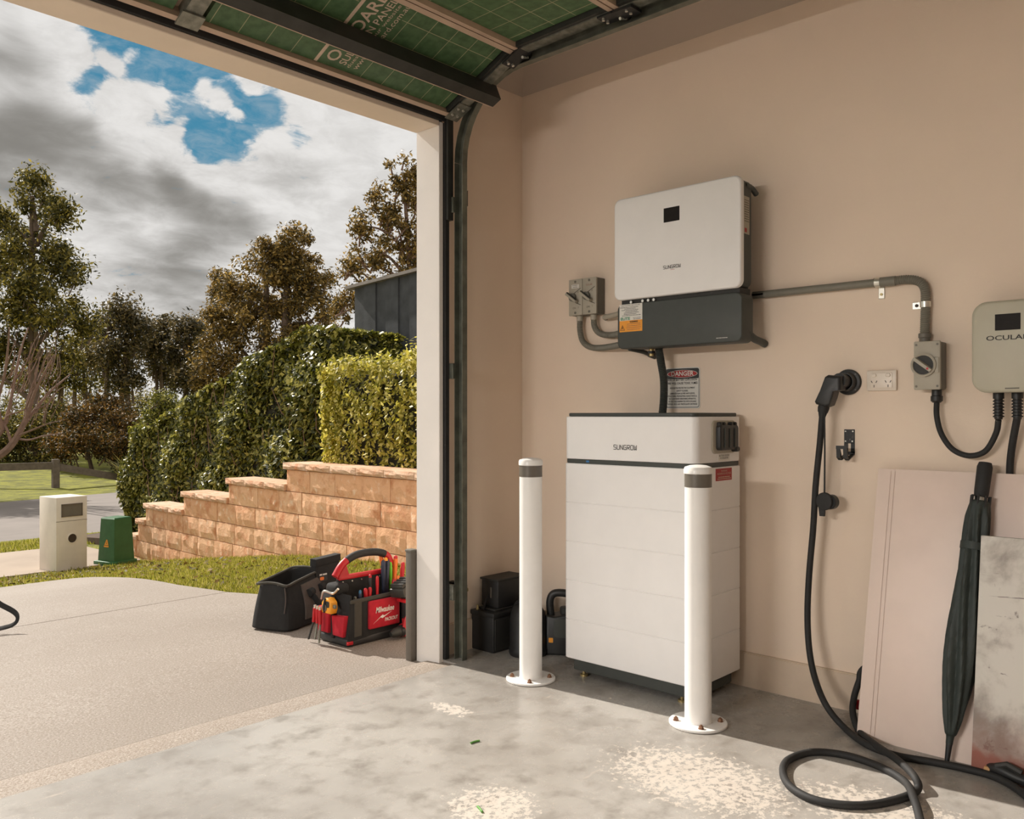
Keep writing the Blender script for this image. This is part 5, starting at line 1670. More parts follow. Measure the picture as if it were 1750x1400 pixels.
def branch(mb, p, d, ln, r, depth, ends, spread=.5, gn=4, lift=.25):
    pts_ = [p]; q = p.copy(); dd = d.copy()
    for k in range(gn):
        dd = (dd + Vector((random.gauss(0, .12), random.gauss(0, .12), random.gauss(0, .06) + lift * .1))).normalized()
        q = q + dd * ln / gn
        pts_.append(q.copy())
    mb.tube(pts_, [r * (1 - .55 * k / gn) for k in range(gn + 1)], 6)
    if depth == 0:
        ends.append((q, dd)); return
    for k in range(random.randint(2, 4)):
        a = pts_[random.randint(max(1, gn - 2), gn)]
        nd = (dd + Vector((random.gauss(0, spread), random.gauss(0, spread), random.gauss(0, spread * .6) + lift))).normalized()
        branch(mb, a, nd, ln * random.uniform(.55, .8), r * .5, depth - 1, ends, spread, gn, lift)


def tree(name, label, px, D, gz, lobes, leafm, n, leaf, trunk_r=.16, group=None, trunks=None, clump=.55, cat='tree', bark='bark', asp=.38):
    """lobes: (px, py, half-width px, half-height px, depth offset m) - masses of the crown at distance D"""
    base = at(px, 710, D=D); base.z = gz
    t = thing(name, base, label, cat, group)
    cl = []
    tot = sum(l[2] * l[3] for l in lobes)
    kpx = D / 1450
    tb = MB()
    trunks = trunks or [px]
    for tx in trunks:
        b = at(tx, 710, D=D); b.z = gz
        best = sorted(lobes, key=lambda l: abs(l[0] - tx) + .2 * abs(l[1] - min(q[1] for q in lobes)))[0]
        top = at(best[0], best[1], D=D)
        mid = (b + top) / 2 + Vector((random.gauss(0, .2), random.gauss(0, .2), 0))
        tb.tube(cr([b - Vector((0, 0, .3)), mid, top], 5), [trunk_r * (1 - .065 * k) for k in range(11)], 7)
    for (lx, ly, hw, hh, dz) in lobes:
        c = at(lx, ly, D=D + dz)
        near = min(trunks, key=lambda q: abs(q - lx))
        s = at(near, 710, D=D); s.z = max(gz + .5, c.z - hh * kpx * 1.6)
        tb.tube(cr([s, (s + c) / 2 + Vector((0, 0, .15)), c], 4), [trunk_r * .45, trunk_r * .4, trunk_r * .36, trunk_r * .32, trunk_r * .28, trunk_r * .24, trunk_r * .2, trunk_r * .16, trunk_r * .1], 6)
        for _ in range(max(4, int(34 * hw * hh / tot * len(lobes) ** .5 + 6))):
            while True:
                q = Vector((random.uniform(-1, 1), random.uniform(-1, 1), random.uniform(-1, 1)))
                if .25 < q.length < 1: break
            cl.append((c + RGT * q.x * hw * kpx + FWD * q.y * min(hw, hh * 1.3) * kpx + Vector((0, 0, q.z * hh * kpx)), clump * random.uniform(.6, 1.3), q))
    for (c, r, q) in cl:
        if random.random() < .5:
            tb.tube([c - Vector((q.x * .5, q.y * .5, r * 1.2)), c], [.03, .012], 5)
    tag(tb.build('trunk_and_branches', bark, t), kind='stuff')
    pts, nb = [], []
    per = n // len(cl)
    for (c, r, q) in cl:
        for _ in range(per):
            v = Vector((random.gauss(0, 1), random.gauss(0, 1), random.gauss(0, .8)))
            v = v.normalized() * r * (random.random() ** .55)
            pts.append(c + v); nb.append((v * .5 / r + Vector((0, 0, .25))))
    mb = MB(); leaves(mb, pts, leaf, nb, asp=asp)
    leaf_part(mb, 'foliage', leafm, t)
    return t


GT = 'trees beyond the road'
tree('gum_tree', 'tall leafy gum tree at the left edge, highest of the trees on that side', 62, 36, -.6,
     [(55, 335, 26, 38, 0), (20, 385, 34, 34, 1), (95, 365, 24, 28, -1), (50, 430, 62, 42, 0), (-10, 470, 60, 50, 2), (110, 455, 36, 36, 0), (60, 515, 80, 44, -1), (0, 560, 60, 46, 0), (125, 540, 44, 34, 1), (80, 600, 60, 36, 1), (-40, 620, 50, 46, 0)],
     'leaf_gum_green', 30000, .10, .26, GT, clump=.62)
tree('gum_tree', 'grey-brown gum tree with open crown just right of the tall left gum', 210, 42, -.2,
     [(215, 530, 26, 30, 0), (185, 555, 26, 26, 1), (240, 565, 20, 28, 0), (205, 605, 40, 34, 0), (170, 600, 26, 30, 1), (225, 655, 30, 22, 0)],
     'leaf_gum_grey', 13000, .10, .16, GT, trunks=[200, 228, 178], clump=.6)
tree('gum_tree', 'slim dark gum tree with a rounded top, in the middle of the distant row', 272, 46, 0,
     [(275, 565, 20, 24, 0), (262, 600, 28, 30, 0), (285, 640, 26, 24, 1)],
     'leaf_gum_grey', 7000, .11, .14, GT, trunks=[262, 284], clump=.6)
tree('gum_tree', 'slim dark gum tree standing left of the big rust-brown gum', 322, 44, 0,
     [(322, 565, 24, 26, 0), (305, 605, 24, 30, 1), (338, 610, 24, 34, 0), (320, 655, 30, 22, 0)],
     'leaf_gum_grey', 8500, .105, .14, GT, trunks=[312, 333], clump=.6)
tree('gum_tree', 'low dark gum tree behind the row, left of the slim gums', 140, 48, 0,
     [(140, 585, 34, 40, 0), (110, 630, 40, 34, 0), (160, 640, 36, 30, 0), (60, 650, 50, 30, 0)],
     'leaf_gum_green', 9000, .11, .16, GT, trunks=[128, 150, 100], clump=.7)
tree('gum_tree', 'broad rust-brown gum tree rising behind the clipped hedge', 470, 30, .4,
     [(495, 430, 42, 36, 0), (455, 450, 40, 40, 0), (530, 470, 36, 44, 0), (480, 500, 62, 46, 0), (410, 500, 40, 36, 1), (375, 490, 22, 26, 3), (545, 535, 40, 40, 0), (440, 560, 70, 44, 0), (380, 570, 44, 50, 0), (500, 590, 60, 40, 0), (360, 630, 34, 34, 0), (420, 640, 50, 34, 0)],
     'leaf_gum', 42000, .075, .2, GT, trunks=[455, 500], clump=.46)
tree('gum_tree', 'loose airy gum tree behind the paling fence next to the jamb', 690, 22, .8,
     [(690, 300, 34, 30, 0), (720, 330, 44, 50, 0), (655, 350, 30, 30, 0), (680, 390, 44, 34, 0), (620, 385, 22, 24, 0), (720, 420, 40, 40, 0), (640, 430, 34, 24, 0), (606, 455, 22, 22, 1), (590, 520, 20, 34, 1), (750, 380, 40, 60, 1), (665, 470, 40, 24, 0), (700, 470, 36, 26, 0), (625, 500, 26, 26, 1)],
     'leaf_gum', 14000, .06, .11, GT, trunks=[690, 712], clump=.26, bark='bark_bare')
tree('shrub', 'big dark rounded shrub with rust-coloured top behind the post fence', 160, 29, -.7,
     [(150, 720, 40, 34, 0), (185, 700, 46, 24, 1), (215, 735, 40, 34, 0), (120, 755, 36, 30, 0), (170, 765, 60, 26, -1), (210, 775, 36, 22, 0)],
     'leaf_rust', 22000, .06, .08, 'shrubs beyond the road', clump=.42, cat='shrub')
tree('shrub', 'dark shrub mass under the tall gum, behind the bare tree', 55, 31, -.7,
     [(20, 735, 50, 34, 0), (70, 725, 46, 36, 0), (105, 715, 30, 30, 1), (40, 775, 70, 24, 0), (-40, 740, 50, 50, 0)],
     'leaf_gum_green', 15000, .07, .08, 'shrubs beyond the road', clump=.45, cat='shrub')
tree('shrub', 'pale green small-leaved bush just left of the clipped hedge top', 272, 26, -.5,
     [(275, 690, 22, 22, 0), (258, 715, 20, 22, 0), (295, 705, 20, 24, 0), (265, 750, 24, 26, 0)],
     'leaf_hedge', 6000, .05, .05, 'shrubs beyond the road', clump=.3, cat='shrub')

tree('shrub', 'far low line of dark bushes behind the slim gum trunks', 230, 60, -.2,
     [(120, 690, 60, 26, 0), (200, 695, 60, 24, 0), (260, 690, 50, 24, 0), (330, 690, 60, 26, 0), (20, 700, 70, 30, 0), (400, 680, 60, 30, 0), (240, 730, 90, 20, -2), (330, 725, 70, 24, -2)],
     'leaf_gum_green', 16000, .11, .1, 'shrubs beyond the road', clump=.9, cat='shrub')

tree('street_tree', 'leafy street tree just beyond the left edge, shading the road', -240, 22.5, -.8,
     [(-235, 420, 105, 80, 0), (-290, 480, 90, 60, 0), (-180, 490, 80, 55, 1), (-240, 520, 110, 50, -1)], 'leaf_gum_green', 9000, .11, .16, GT, clump=.7)

# strappy clump by the fence post
t = thing('flax_clump', at(224, 826, Z=-.88), 'strappy green flax clump around the right-hand fence post', 'plant')
mb = MB(); c0 = wl(t)
for _ in range(150):
    a = random.uniform(0, 2 * PI); ln = random.uniform(.6, 1.15); sp = random.uniform(.15, .8)
    d = Vector((math.cos(a) * sp, math.sin(a) * sp, 1)).normalized()
    b = c0 + Vector((random.gauss(0, .12), random.gauss(0, .12), -.05))
    s = Vector((-math.sin(a), math.cos(a), 0)) * .018
    p1 = b + d * ln * .6; p2 = b + d * ln + Vector((math.cos(a), math.sin(a), -.35)) * ln * .22
    mb.add([b - s, b + s, p1 + s, p2, p1 - s], [(0, 1, 2, 4), (4, 2, 3)])
leaf_part(mb, 'leaves', 'leaf_lily', t)

# bare tree reaching in from the left
t = thing('bare_tree', at(-72, 790, D=20), 'bare leafless tree with forked pinkish branches reaching in from the left edge', 'tree')
tb = MB(); D = 20


def bq(pxs, r0, r1, dd=0):
    pts_ = cr([at(x, y, D=D + dd * i / len(pxs)) for i, (x, y) in enumerate(pxs)], 4)
    n_ = len(pts_)
    tb.tube(pts_, [r0 + (r1 - r0) * k / (n_ - 1) for k in range(n_)], 7)


base = at(-72, 860, D=D); base.z = -1.0
tb.tube(cr([base, at(-68, 820, D=D), at(-60, 800, D=D)], 4), [.14, .14, .135, .13, .13, .13, .125, .12, .12], 8)
bq([(-64, 806), (-30, 795), (0, 778), (20, 760), (35, 735), (45, 715)], .11, .06)
bq([(35, 735), (60, 700), (85, 670), (108, 650), (120, 640)], .05, .012, 1)
bq([(30, 745), (55, 735), (80, 725), (106, 718)], .03, .008, -1)
bq([(28, 750), (50, 752), (75, 745), (105, 741)], .03, .008, .5)
bq([(45, 715), (60, 670), (80, 630), (92, 606)], .045, .010, -1)
bq([(45, 715), (48, 680), (62, 640), (68, 610)], .035, .009, 1)
bq([(-64, 806), (-40, 770), (-10, 750), (5, 735)], .1, .05)
bq([(5, 735), (15, 700), (25, 650), (35, 600), (48, 560)], .05, .015, 1)
bq([(5, 735), (-4, 690), (8, 640), (14, 590), (16, 560)], .05, .014, -1)
bq([(0, 742), (12, 712), (30, 705), (46, 698)], .03, .01)
bq([(60, 700), (82, 690), (98, 668), (112, 660)], .02, .006)
bq([(62, 668), (60, 640), (70, 610), (78, 590)], .02, .006)
bq([(25, 650), (40, 630), (50, 606), (54, 585)], .02, .006)
bq([(80, 630), (88, 618), (84, 600)], .015, .006)
bq([(20, 760), (10, 730), (-10, 700), (-20, 640)], .04, .012)
for _ in range(60):
    x, y = random.uniform(5, 95), random.uniform(610, 730)
    bq([(x, y), (x + random.uniform(3, 12), y - random.uniform(12, 30)), (x + random.uniform(6, 26), y - random.uniform(34, 60))], .012, .004, random.uniform(-1, 1))
tb.build('branches', 'bark_bare', t)

# dry leaves along the edge of the driveway
mb = MB(); pts_ = []
while len(pts_) < 1500:
    x, y = random.uniform(1.5, 4.0), random.uniform(8.15, 9.9)
    if random.random() < .35: x, y = random.uniform(2.95, 4.2), random.uniform(4.6, 9.5)
    pts_.append(Vector((x, y, ztS(y) + random.uniform(.004, .02))))
leaves(mb, pts_, .022, None, 2.5, .5)
o_ = mb.build('leaf_litter', 'leaf_rust', None, smooth=False, fix=False)
tag(o_, 'scattered dry brown leaves in the grass beside the driveway', 'leaves', kind='stuff')

# ------------------------------------------------------------------ tool tote on the driveway
TZ = -.033
tx, ty = 2.487, 3.385
t = thing('tool_tote', (tx + .2, ty + .12, TZ), 'open black and red tool tote with arched handle on the driveway by the jamb', 'tool bag')
TW, TD, TH = .43, .235, .225


def sag(v):                                    # soft fabric: a slight lean and bulge
    k = (v.z - TZ) / .22
    return Vector((v.x + (.012 * k if v.x < tx + .05 else 0), v.y + .01 * math.sin(v.x * 9), v.z + .006 * math.sin(v.x * 14)))


# open box: floor, four walls
MB().rbox(tx, tx + TW, ty, ty + TD, TZ, TZ + .045, .015, 3).build('moulded_base', 'black_plastic', t)
fp_ = MB().rbox(tx + .006, tx + TW - .004, ty + .002, ty + .014, TZ + .03, TZ + TH, .004, 2, sag).build('front_wall', 'black_cloth', t)
MB().rbox(tx + .006, tx + TW - .004, ty + TD - .014, ty + TD - .002, TZ + .03, TZ + TH, .004, 2, sag).build('rear_wall', 'black_cloth', t)
lw_ = MB().rbox(tx + .002, tx + .014, ty + .004, ty + TD - .004, TZ + .03, TZ + TH + .03, .004, 2, sag).build('end_wall', 'black_cloth', t)
MB().rbox(tx + TW - .014, tx + TW - .002, ty + .004, ty + TD - .004, TZ + .03, TZ + TH + .02, .004, 2, sag).build('end_wall', 'black_cloth', t)
MB().rbox(tx + .004, tx + TW - .003, ty - .003, ty + .018, TZ + TH - .012, TZ + TH + .006, .005, 2, sag).build('rim_binding', 'webbing', t)
# spine with the handle
sy = ty + TD * .52
MB().hexa([(tx + .02, sy - .008, TZ + .03), (tx + TW - .02, sy - .008, TZ + .03), (tx + TW - .02, sy + .008, TZ + .03), (tx + .02, sy + .008, TZ + .03),
           (tx + .03, sy - .008, TZ + .315), (tx + TW - .05, sy - .008, TZ + .325), (tx + TW - .05, sy + .008, TZ + .325), (tx + .03, sy + .008, TZ + .315)]).build('spine', 'black_cloth', t)
rr = MB().rbox(tx + .03, tx + TW - .05, sy - .012, sy + .012, TZ + .308, TZ + .332, .006, 2).build('handle_rail', 'red_plastic', t)
for k in range(6):
    x = tx + .055 + k * .058
    MB().cyl((x, sy - .0085, TZ + .298), (x, sy - .012, TZ + .298), .004, n=8).build('rivet', 'bright_metal', t)
hpts = cr([(tx + .015, sy, TZ + .330), (tx + .06, sy, TZ + .385), (tx + .13, sy, TZ + .420), (tx + .21, sy, TZ + .428), (tx + .29, sy, TZ + .420), (tx + .345, sy, TZ + .395), (tx + .37, sy, TZ + .345)], 5)
n_ = len(hpts)
MB().tube(hpts[:8], [.019] * 8, 14).build('handle_end', 'red_plastic', t)
MB().tube(hpts[7:24], [.0195] * 17, 14).build('handle_grip', 'black_rubber', t)
MB().tube(hpts[23:], [.019] * (n_ - 23), 14).build('handle_end', 'red_plastic', t)
MB().prism([(0, 0), (.06, 0), (.045, .05), (.02, .06)], (tx + .035, sy, TZ + .325), (1, 0, 0), (0, 0, 1), (0, -1, 0), -.011, .011).build('handle_web', 'red_plastic', t)
MB().prism([(0, 0), (.06, 0), (.05, .05), (.012, .07)], (tx + .325, sy, TZ + .325), (1, 0, 0), (0, 0, 1), (0, -1, 0), -.011, .011).build('handle_web', 'red_plastic', t)
# front pockets, webbing and the branded panel
FU, FV, FN = Vector((1, 0, 0)), Vector((0, 0, 1)), Vector((0, -1, 0))
MB().rbox(tx + .125, tx + .320, ty - .014, ty + .006, TZ + .068, TZ + TH - .016, .008, 3).build('brand_panel', 'red_cloth', t)
bpn = t.children[-1]
text('brand_script', 'Milwaukee', .040, (tx + .222, ty - .0152, TZ + .158), FU, FV + FU * .18, 'paper_white', bpn, width=.115, bold=.0008)
text('brand_word', 'PACKOUT', .024, (tx + .262, ty - .0152, TZ + .104), FU, FV + FU * .12, 'paper_white', bpn, width=.082, bold=.0006)
bolt = MB(); o_ = Vector((tx + .205, ty - .0152, TZ + .126))
bolt.add([o_ + FU * -.062 + FV * -.034, o_ + FU * -.012 + FV * -.006, o_ + FU * .0 + FV * -.012, o_ + FU * .062 + FV * .016, o_ + FU * .012 + FV * .0, o_ + FU * .0 + FV * .006], [(0, 1, 5), (1, 2, 4, 5), (2, 3, 4)])
bolt.build('lightning_mark', 'paper_white', bpn, smooth=False, fix=False)
MB().rbox(tx + .040, tx + .085, ty - .006, ty + .006, TZ + .045, TZ + TH - .004, .003, 1).build('webbing_strap', 'webbing', t)
MB().rbox(tx + .335, tx + TW - .012, ty - .012, ty + .006, TZ + .04, TZ + TH - .03, .008, 2).build('front_pocket', 'black_cloth', t)
# end pockets (left end)
EU, EV_, EN = Vector((0, -1, 0)), Vector((0, 0, 1)), Vector((-1, 0, 0))
MB().prism([(-.045, -.055), (.035, -.055), (.05, .05), (-.055, .04)], (tx, ty + .055, TZ + .105), EU, EV_, EN, -.01, .016, .006).build('end_pocket', 'red_cloth', t)
MB().prism([(-.035, -.06), (.045, -.06), (.06, .055), (-.05, .06)], (tx, ty + .18, TZ + .115), EU, EV_, EN, -.01, .022, .006).build('end_pocket', 'red_cloth', t)
MB().rbox(tx - .006, tx + .004, ty + .105, ty + .13, TZ + .03, TZ + .24, .003, 1).build('webbing_strap', 'black_cloth', t)
MB().rbox(tx + .0, tx + .035, ty - .004, ty + .01, TZ + .012, TZ + .03, .003, 1).build('corner_badge', 'red_plastic', t)
MB().tube(cr([(tx - .01, ty + .20, TZ + .215), (tx - .03, ty + .15, TZ + .262), (tx - .012, ty + .10, TZ + .255), (tx - .01, ty + .06, TZ + .282)], 6), .006, 8).build('snap_hook', 'bright_metal', t)
MB().rbox(tx - .012, tx + .07, ty + .07, ty + .17, TZ + .245, TZ + .30, .02, 3).build('strap_pad', 'black_cloth', t)

# tape measure hung on the end
c = Vector((tx - .03, ty + .105, TZ + .195))
tm = thing('tape_measure', c - Vector((0, 0, .04)), 'yellow and black tape measure clipped to the end of the tool tote', 'tape measure')
MB().prism([(-.040, -.034), (.03, -.034), (.04, -.01), (.036, .022), (.012, .04), (-.02, .038), (-.04, .015)], c, EU, EV_, EN, -.02, .02, .008).build('case', 'yellow_plastic', tm)
MB().prism(rrect(.03, .03, .008), c + Vector((0, -.012, .012)), EU, EV_, EN, .018, .022).build('face_badge', 'black_plastic', tm)
MB().tube(cr([c + Vector((-.021, .006, .04)), c + Vector((-.025, .01, .0)), c + Vector((-.021, .012, -.03))], 4), .006, 6).build('belt_clip', 'black_plastic', tm)
MB().lathe([(.018, 0), (.018, .004)], c + Vector((-.02, .01, -.006)), 18, (-1, 0, 0)).build('hub', 'band_grey', tm)
MB().rbox(c.x - .008, c.x + .008, c.y - .052, c.y - .036, c.z - .006, c.z + .012, .003, 1).build('end_hook', 'galvanised', tm)

# three long bits hanging in front of the end pocket
for k, (dy, zl, lean_) in enumerate(((.205, -.012, .03), (.178, .01, .004), (.150, .0, -.004))):
    top = Vector((tx - .045 - .004 * k, ty + dy, TZ + .172))
    lab = ['leaning drill bit with red shank, leftmost on the tote end', 'middle red-shank drill bit hanging on the tote end', 'red-shank drill bit nearest the tape measure'][k]
    d = thing('drill_bit', (top.x, top.y, TZ + .0), lab, 'drill bit', 'drill bits on the tote')
    MB().tube([top, top + Vector((0, 0, .016))], .007, 10).build('clip', 'bright_metal', d)
    low = top + Vector((0, lean_ * .4, -.07))
    MB().tube([top, low], [.010, .008], 10).build('shank', 'red_plastic', d)
    end = low + Vector((-.01, lean_, -(low.z - TZ - .012 - max(0, zl))))
    m_ = 18; tp = [low + (end - low) * (i / m_) for i in range(m_ + 1)]
    MB().tube(tp, [.0048 + (.0012 if i % 2 else -.0006) for i in range(m_ + 1)], 8).build('flute', 'galvanised' if k else 'soft_black', d)

# hand tools standing in the tote: (x, y, height, lean, colour, kind, label)
def hand_tool(name, label, x, y, z0, z1, col, r, cat, shaft='bright_metal', lean=(0, 0), two=False, cap=None):
    b = Vector((x, y, TZ + z0)); e = Vector((x + lean[0], y + lean[1], TZ + z1))
    d = thing(name, b, label, cat, 'hand tools in the tool tote')
    ax = (e - b).normalized(); L = (e - b).length
    MB().tube([b - ax * .1, b + ax * .012], .0042, 8).build('shaft', shaft, d)
    off = [Vector((0, 0, 0))] if not two else [Vector((-.012, 0, 0)), Vector((.012, .003, 0))]
    for o in off:
        pr = [(0, .75), (.12, 1), (.3, .82), (.55, .95), (.85, 1.02), (.96, .85), (1, .45)]
        MB().tube([b + o * (.5 + .9 * s) + ax * L * s for s, _ in pr], [r * q for _, q in pr], 12).build('grip', col, d)
    if cap:
        MB().lathe([(r * .9, 0), (r * .75, .012), (r * .3, .016)], e - ax * .004, 12, ax).build('grip_end', cap, d)


zt1 = TH + .0
hand_tool('pliers', 'red-handled pliers in the front pocket of the tool tote', tx + .150, ty + .032, .17, .268, 'red_plastic', .0105, 'pliers', two=True)
hand_tool('screwdriver', 'tall slim red screwdriver standing at the middle of the tote', tx + .212, ty + .036, .18, .318, 'red_plastic', .0085, 'screwdriver')
hand_tool('screwdriver', 'tall black and red screwdriver behind the slim red one', tx + .186, ty + .060, .18, .315, 'black_plastic', .009, 'screwdriver', cap='red_plastic')
hand_tool('screwdriver', 'small blue-capped screwdriver left of the red pliers', tx + .108, ty + .04, .16, .25, 'navy_plastic', .009, 'screwdriver', cap='blue_plastic')
hand_tool('pliers', 'navy and yellow pliers standing upright at the right of the tote', tx + .292, ty + .075, .20, .385, 'navy_plastic', .0125, 'pliers', cap='yellow_plastic', lean=(.006, 0), two=True)
hand_tool('screwdriver', 'orange and red insulated screwdriver at the back right of the tote', tx + .372, ty + .10, .24, .382, 'orange_plastic', .013, 'screwdriver', cap='red_plastic', lean=(.012, 0))
hand_tool('marker', 'bright green marker pen standing among the tools', tx + .338, ty + .085, .21, .355, 'green_plastic', .009, 'marker', cap='green_plastic')
hand_tool('screwdriver', 'red ball-ended screwdriver at the far right of the tote', tx + .405, ty + .08, .22, .345, 'red_plastic', .012, 'screwdriver', cap='red_plastic', lean=(.012, 0))
hand_tool('screwdriver', 'short red ribbed screwdriver in front of the navy pliers', tx + .322, ty + .038, .17, .288, 'red_plastic', .012, 'screwdriver')
hand_tool('screwdriver', 'short blue and orange screwdriver next to the drill battery', tx + .355, ty + .045, .18, .30, 'orange_plastic', .009, 'screwdriver', shaft='blue_plastic')
hand_tool('wrench', 'flat grey wrench lying in the left of the tote', tx + .075, ty + .038, .18, .235, 'galvanised', .008, 'wrench')
hand_tool('screwdriver', 'long orange-handled screwdriver leaning behind the green marker', tx + .345, ty + .13, .26, .40, 'orange_plastic', .011, 'screwdriver', lean=(-.03, .01), cap='yellow_plastic')

# cordless drill lying against the right end of the tote, nose down
t = thing('cordless_drill', (tx + .40, ty - .03, TZ), 'red and black cordless drill lying nose down at the right end of the tote', 'drill')
n0 = at(668, 1083, Z=TZ + .03)
n0 = Vector((2.712, ty - .055, TZ + .034)); axd = Vector((.97, -.04, .12)).normalized()
MB().tube([n0, n0 + axd * .012, n0 + axd * .03, n0 + axd * .055], [.012, .019, .024, .026], 18).build('chuck', 'dark_metal', t)
MB().tube([n0 + axd * .055, n0 + axd * .07, n0 + axd * .10, n0 + axd * .19], [.029, .031, .032, .030], 18).build('gear_case', 'black_plastic', t)
MB().tube([n0 + axd * .072, n0 + axd * .088], .0335, 18).build('torque_collar', 'red_plastic', t)
hb = n0 + axd * .105; ht = hb + Vector((-.012, .0, .175))
MB().tube([hb, (hb + ht) / 2 + Vector((.008, 0, 0)), ht], [.024, .022, .026], 12).build('grip', 'black_rubber', t)
MB().tube([hb + Vector((-.02, 0, .02)), hb + Vector((-.024, 0, .055))], .009, 8).build('trigger', 'red_plastic', t)
MB().tube(cr([hb + Vector((-.045, -.03, .02)), hb + Vector((-.03, -.036, .07)), hb + Vector((.0, -.034, .04)), hb + Vector((.03, -.03, .05))], 5), .010, 8).build('housing_trim', 'red_plastic', t)
mbp = MB().rbox(-.062, .062, -.042, .042, 0, .048, .008, 2)
mbp.rbox(-.055, .055, -.036, .036, .045, .062, .006, 2)
for k in range(4): mbp.rbox(-.05 + k * .028, -.032 + k * .028, -.038, .038, .058, .068, .003, 1)
mbp.xf(Matrix.Translation(ht + Vector((-.01, 0, .008))) @ Matrix.Rotation(R(-14), 4, 'Y') @ Matrix.Rotation(R(18), 4, 'Z'))
mbp.build('battery_pack', 'dark_metal', t)
MB().rbox(ht.x - .035, ht.x + .05, ht.y - .042, ht.y + .03, ht.z - .035, ht.z - .018, .005, 2).build('pack_trim', 'red_plastic', t)

# ------------------------------------------------------------------ grey and black tool bag
g_ = thing('tool_bag', (2.60, 4.02, TZ - .005), 'open black soft tool bag with grey side panel and loop handles on the driveway', 'tool bag')
A = Vector((2.475, 3.875, TZ - .008)); Bd = Vector((.93, .37, 0)).normalized(); Cd = Vector((-.37, .93, 0))
BLn, BW, BH = .345, .24, .265


def bagpt(u, v, w):                            # u along, v across, w up; pinched mouth that sags on the left
    k = w
    vv = .5 + (v - .5) * (1.08 - .30 * k ** 1.5)
    uu = .5 + (u - .5) * (1.10 - .20 * k)
    bul = .018 * math.sin(PI * min(1, k * 1.1)) * (1 if v < .5 else -1) * math.sin(PI * u)
    zz_ = BH * k * (.90 + .13 * u + (.05 * (1 - abs(2 * v - 1)) if k > .9 else 0))
    return A + Bd * (uu * BLn) + Cd * (vv * BW - bul) + Vector((0, 0, zz_))


ring = [(0, 0), (.25, 0), (.5, 0), (.75, 0), (1, 0), (1, .33), (1, .66), (1, 1), (.75, 1), (.5, 1), (.25, 1), (0, 1), (0, .66), (0, .33)]
ws = [0, .06, .2, .4, .6, .8, .93, 1.0]
vs = [bagpt(u, v, w) for w in ws for u, v in ring]
n_ = len(ring)
fs = [(i * n_ + k, i * n_ + (k + 1) % n_, (i + 1) * n_ + (k + 1) % n_, (i + 1) * n_ + k) for i in range(len(ws) - 1) for k in range(n_)]
fs.append(tuple(range(n_ - 1, -1, -1)))
inn = len(vs)
cen = sum((vs[(len(ws) - 1) * n_ + k] for k in range(n_)), Vector()) / n_
for w in (1.0, .35):
    vs += [(lambda p: p + (Vector((cen.x, cen.y, p.z)) - p) * .07)(bagpt(u, v, w)) for u, v in ring]
b_ = (len(ws) - 1) * n_
fs += [(b_ + k, b_ + (k + 1) % n_, inn + (k + 1) % n_, inn + k) for k in range(n_)]
fs += [(inn + k, inn + (k + 1) % n_, inn + n_ + (k + 1) % n_, inn + n_ + k) for k in range(n_)]
fs.append(tuple(inn + n_ + k for k in range(n_)))
bgo = MB().add(vs, fs).build('body', 'black_cloth', g_)
sm = bgo.modifiers.new('soft', 'SUBSURF'); sm.levels = 2; sm.render_levels = 2
bgo.data.shade_smooth()
rim = [bagpt(u, v, 1.0) + Vector((0, 0, .002)) for u, v in ring]
MB().tube(cr(rim, 3, True), .0075, 8, closed=True).build('mouth_binding', 'webbing', g_)
pn = MB(); gu = [.36, .55, .75, .95]; gw = [.18, .4, .62, .80, .90]
out_ = Cd * -.006
vs = [bagpt(u, 0, w) + out_ for w in gw for u in gu] + [bagpt(u, 0, w) + Cd * .004 for w in gw for u in gu]
nn_ = len(gu); m2 = len(gw) * nn_
fs = [(i * nn_ + k, i * nn_ + k + 1, (i + 1) * nn_ + k + 1, (i + 1) * nn_ + k) for i in range(len(gw) - 1) for k in range(nn_ - 1)]
rimi = list(range(nn_)) + [i * nn_ + nn_ - 1 for i in range(1, len(gw))] + [(len(gw) - 1) * nn_ + k for k in range(nn_ - 2, -1, -1)] + [i * nn_ for i in range(len(gw) - 2, 0, -1)]
fs += [(a, b, b + m2, a + m2) for a, b in zip(rimi, rimi[1:] + rimi[:1])]
pn.add(vs, fs).build('side_panel', 'grey_cloth', g_)
for u0, u1, dr in ((.50, .88, .55),):
    hp = cr([bagpt(u0, 0, .70) + out_ * 1.5, bagpt(u0 + .03, 0, .60) + out_ * 4, bagpt(u0 + .12, 0, .36) + out_ * 6, bagpt(u1 - .16, 0, .22) + out_ * 6, bagpt(u1 - .02, 0, .36) + out_ * 5, bagpt(u1, 0, .60) + out_ * 4, bagpt(u1, 0, .72) + out_ * 1.5], 6)
    MB().tube(hp, .0105, 8, prof=[(1.5 * math.cos(2 * PI * k / 8), .5 * math.sin(2 * PI * k / 8)) for k in range(8)]).build('loop_handle', 'black_cloth', g_)
for u in (.52, .86):
    MB().tube([bagpt(u - .06, 0, .70) + out_ * 2, bagpt(u + .06, 0, .705) + out_ * 2], .022, 10).build('handle_pad', 'black_cloth', g_)
MB().tube(cr([bagpt(0, .30, .98) + Cd * .0, bagpt(.12, .35, .90), bagpt(.14, .5, .84), bagpt(.02, .62, .96)], 5), .0035, 6).build('zip_teeth', 'galvanised', g_)
MB().tube(cr([bagpt(0, .06, .96) - Bd * .004, bagpt(0, .05, .7) - Bd * .005, bagpt(0, .10, .42) - Bd * .005], 5), .003, 6).build('seam_piping', 'grey_cloth', g_)

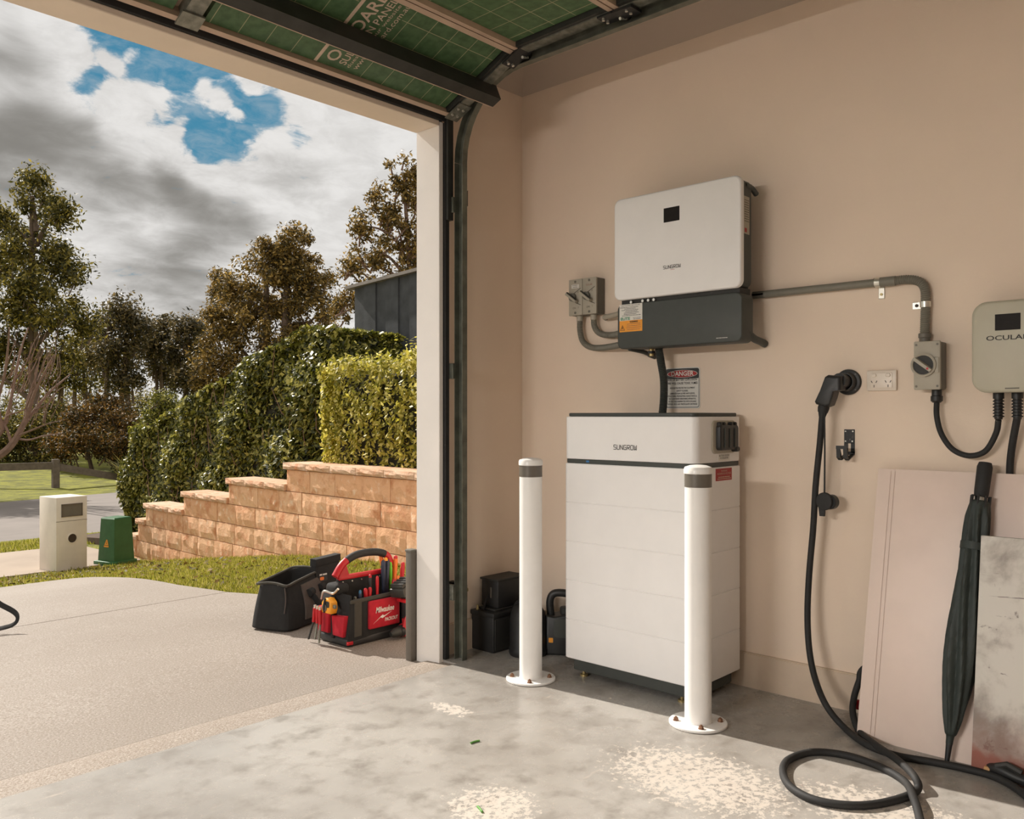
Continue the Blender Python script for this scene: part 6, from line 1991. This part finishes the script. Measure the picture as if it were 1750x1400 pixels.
# black pouch standing behind the tote
p0 = Vector((2.80, 4.02, -.04))
t = thing('tool_pouch', p0, 'black printed tool pouch standing upright behind the red handle', 'pouch')
pu = Vector((.95, .1, 0)).normalized(); pnn = Vector((.1, -.95, 0)).normalized()
MB().prism([(-.075, 0), (.075, 0), (.082, .22), (.095, .335), (-.085, .32), (-.08, .2)], p0, pu, (0, 0, 1), pnn, -.02, .02, .006).build('body', 'black_cloth', t)
MB().prism([(-.087, 0), (.097, .012), (.095, .05), (-.085, .04)], p0 + Vector((0, 0, .30)), pu, (0, 0, 1), pnn, -.024, .026, .004).build('flap', 'black_cloth', t)
pq = MB().prism(rrect(.06, .045, .006), p0 + pu * -.03 + Vector((0, 0, .235)), pu, (0, 0, 1), pnn, .019, .0215).build('print_patch', 'sign_black', t)
scribble('print_lines', [(p0 + pu * -.03 + pnn * .0225 + Vector((0, 0, .25)), .055, .008)], pq, 'paper_white', pu, (0, 0, 1))
MB().prism(rrect(.028, .018, .006), p0 + pu * -.04 + Vector((0, 0, .228)), pu, (0, 0, 1), pnn, .0215, .023).build('print_badge', 'orange_plastic', t)

# bag beyond the left edge whose strap lies in view
s0 = at(8, 1072, Z=ztS(5.0))
t = thing('strap_bag', s0 + Vector((-.55, .05, 0)), 'black shoulder strap looping in from a bag beyond the left edge', 'bag')
bx, by, bz = s0.x - .62, s0.y + .12, ztS(5.1)
MB().rbox(bx - .22, bx + .2, by - .14, by + .16, bz, bz + .24, .06, 4).build('body', 'black_cloth', t)
sp_ = [Vector((bx + .10, by + .0, bz + .235)), Vector((bx + .26, by + .05, bz + .26)), at(-30, 1018, D=4.62), at(4, 1035, D=4.60), at(24, 1046, D=4.58), at(30, 1055, D=4.56), at(26, 1065, D=4.55), at(10, 1072, D=4.54), at(-30, 1078, D=4.52), Vector((bx + .16, by - .13, bz + .06))]
MB().tube(cr(sp_, 8), .012, 8, prof=[(1.25 * math.cos(2 * PI * k / 8), .22 * math.sin(2 * PI * k / 8)) for k in range(8)]).build('shoulder_strap', 'black_cloth', t)
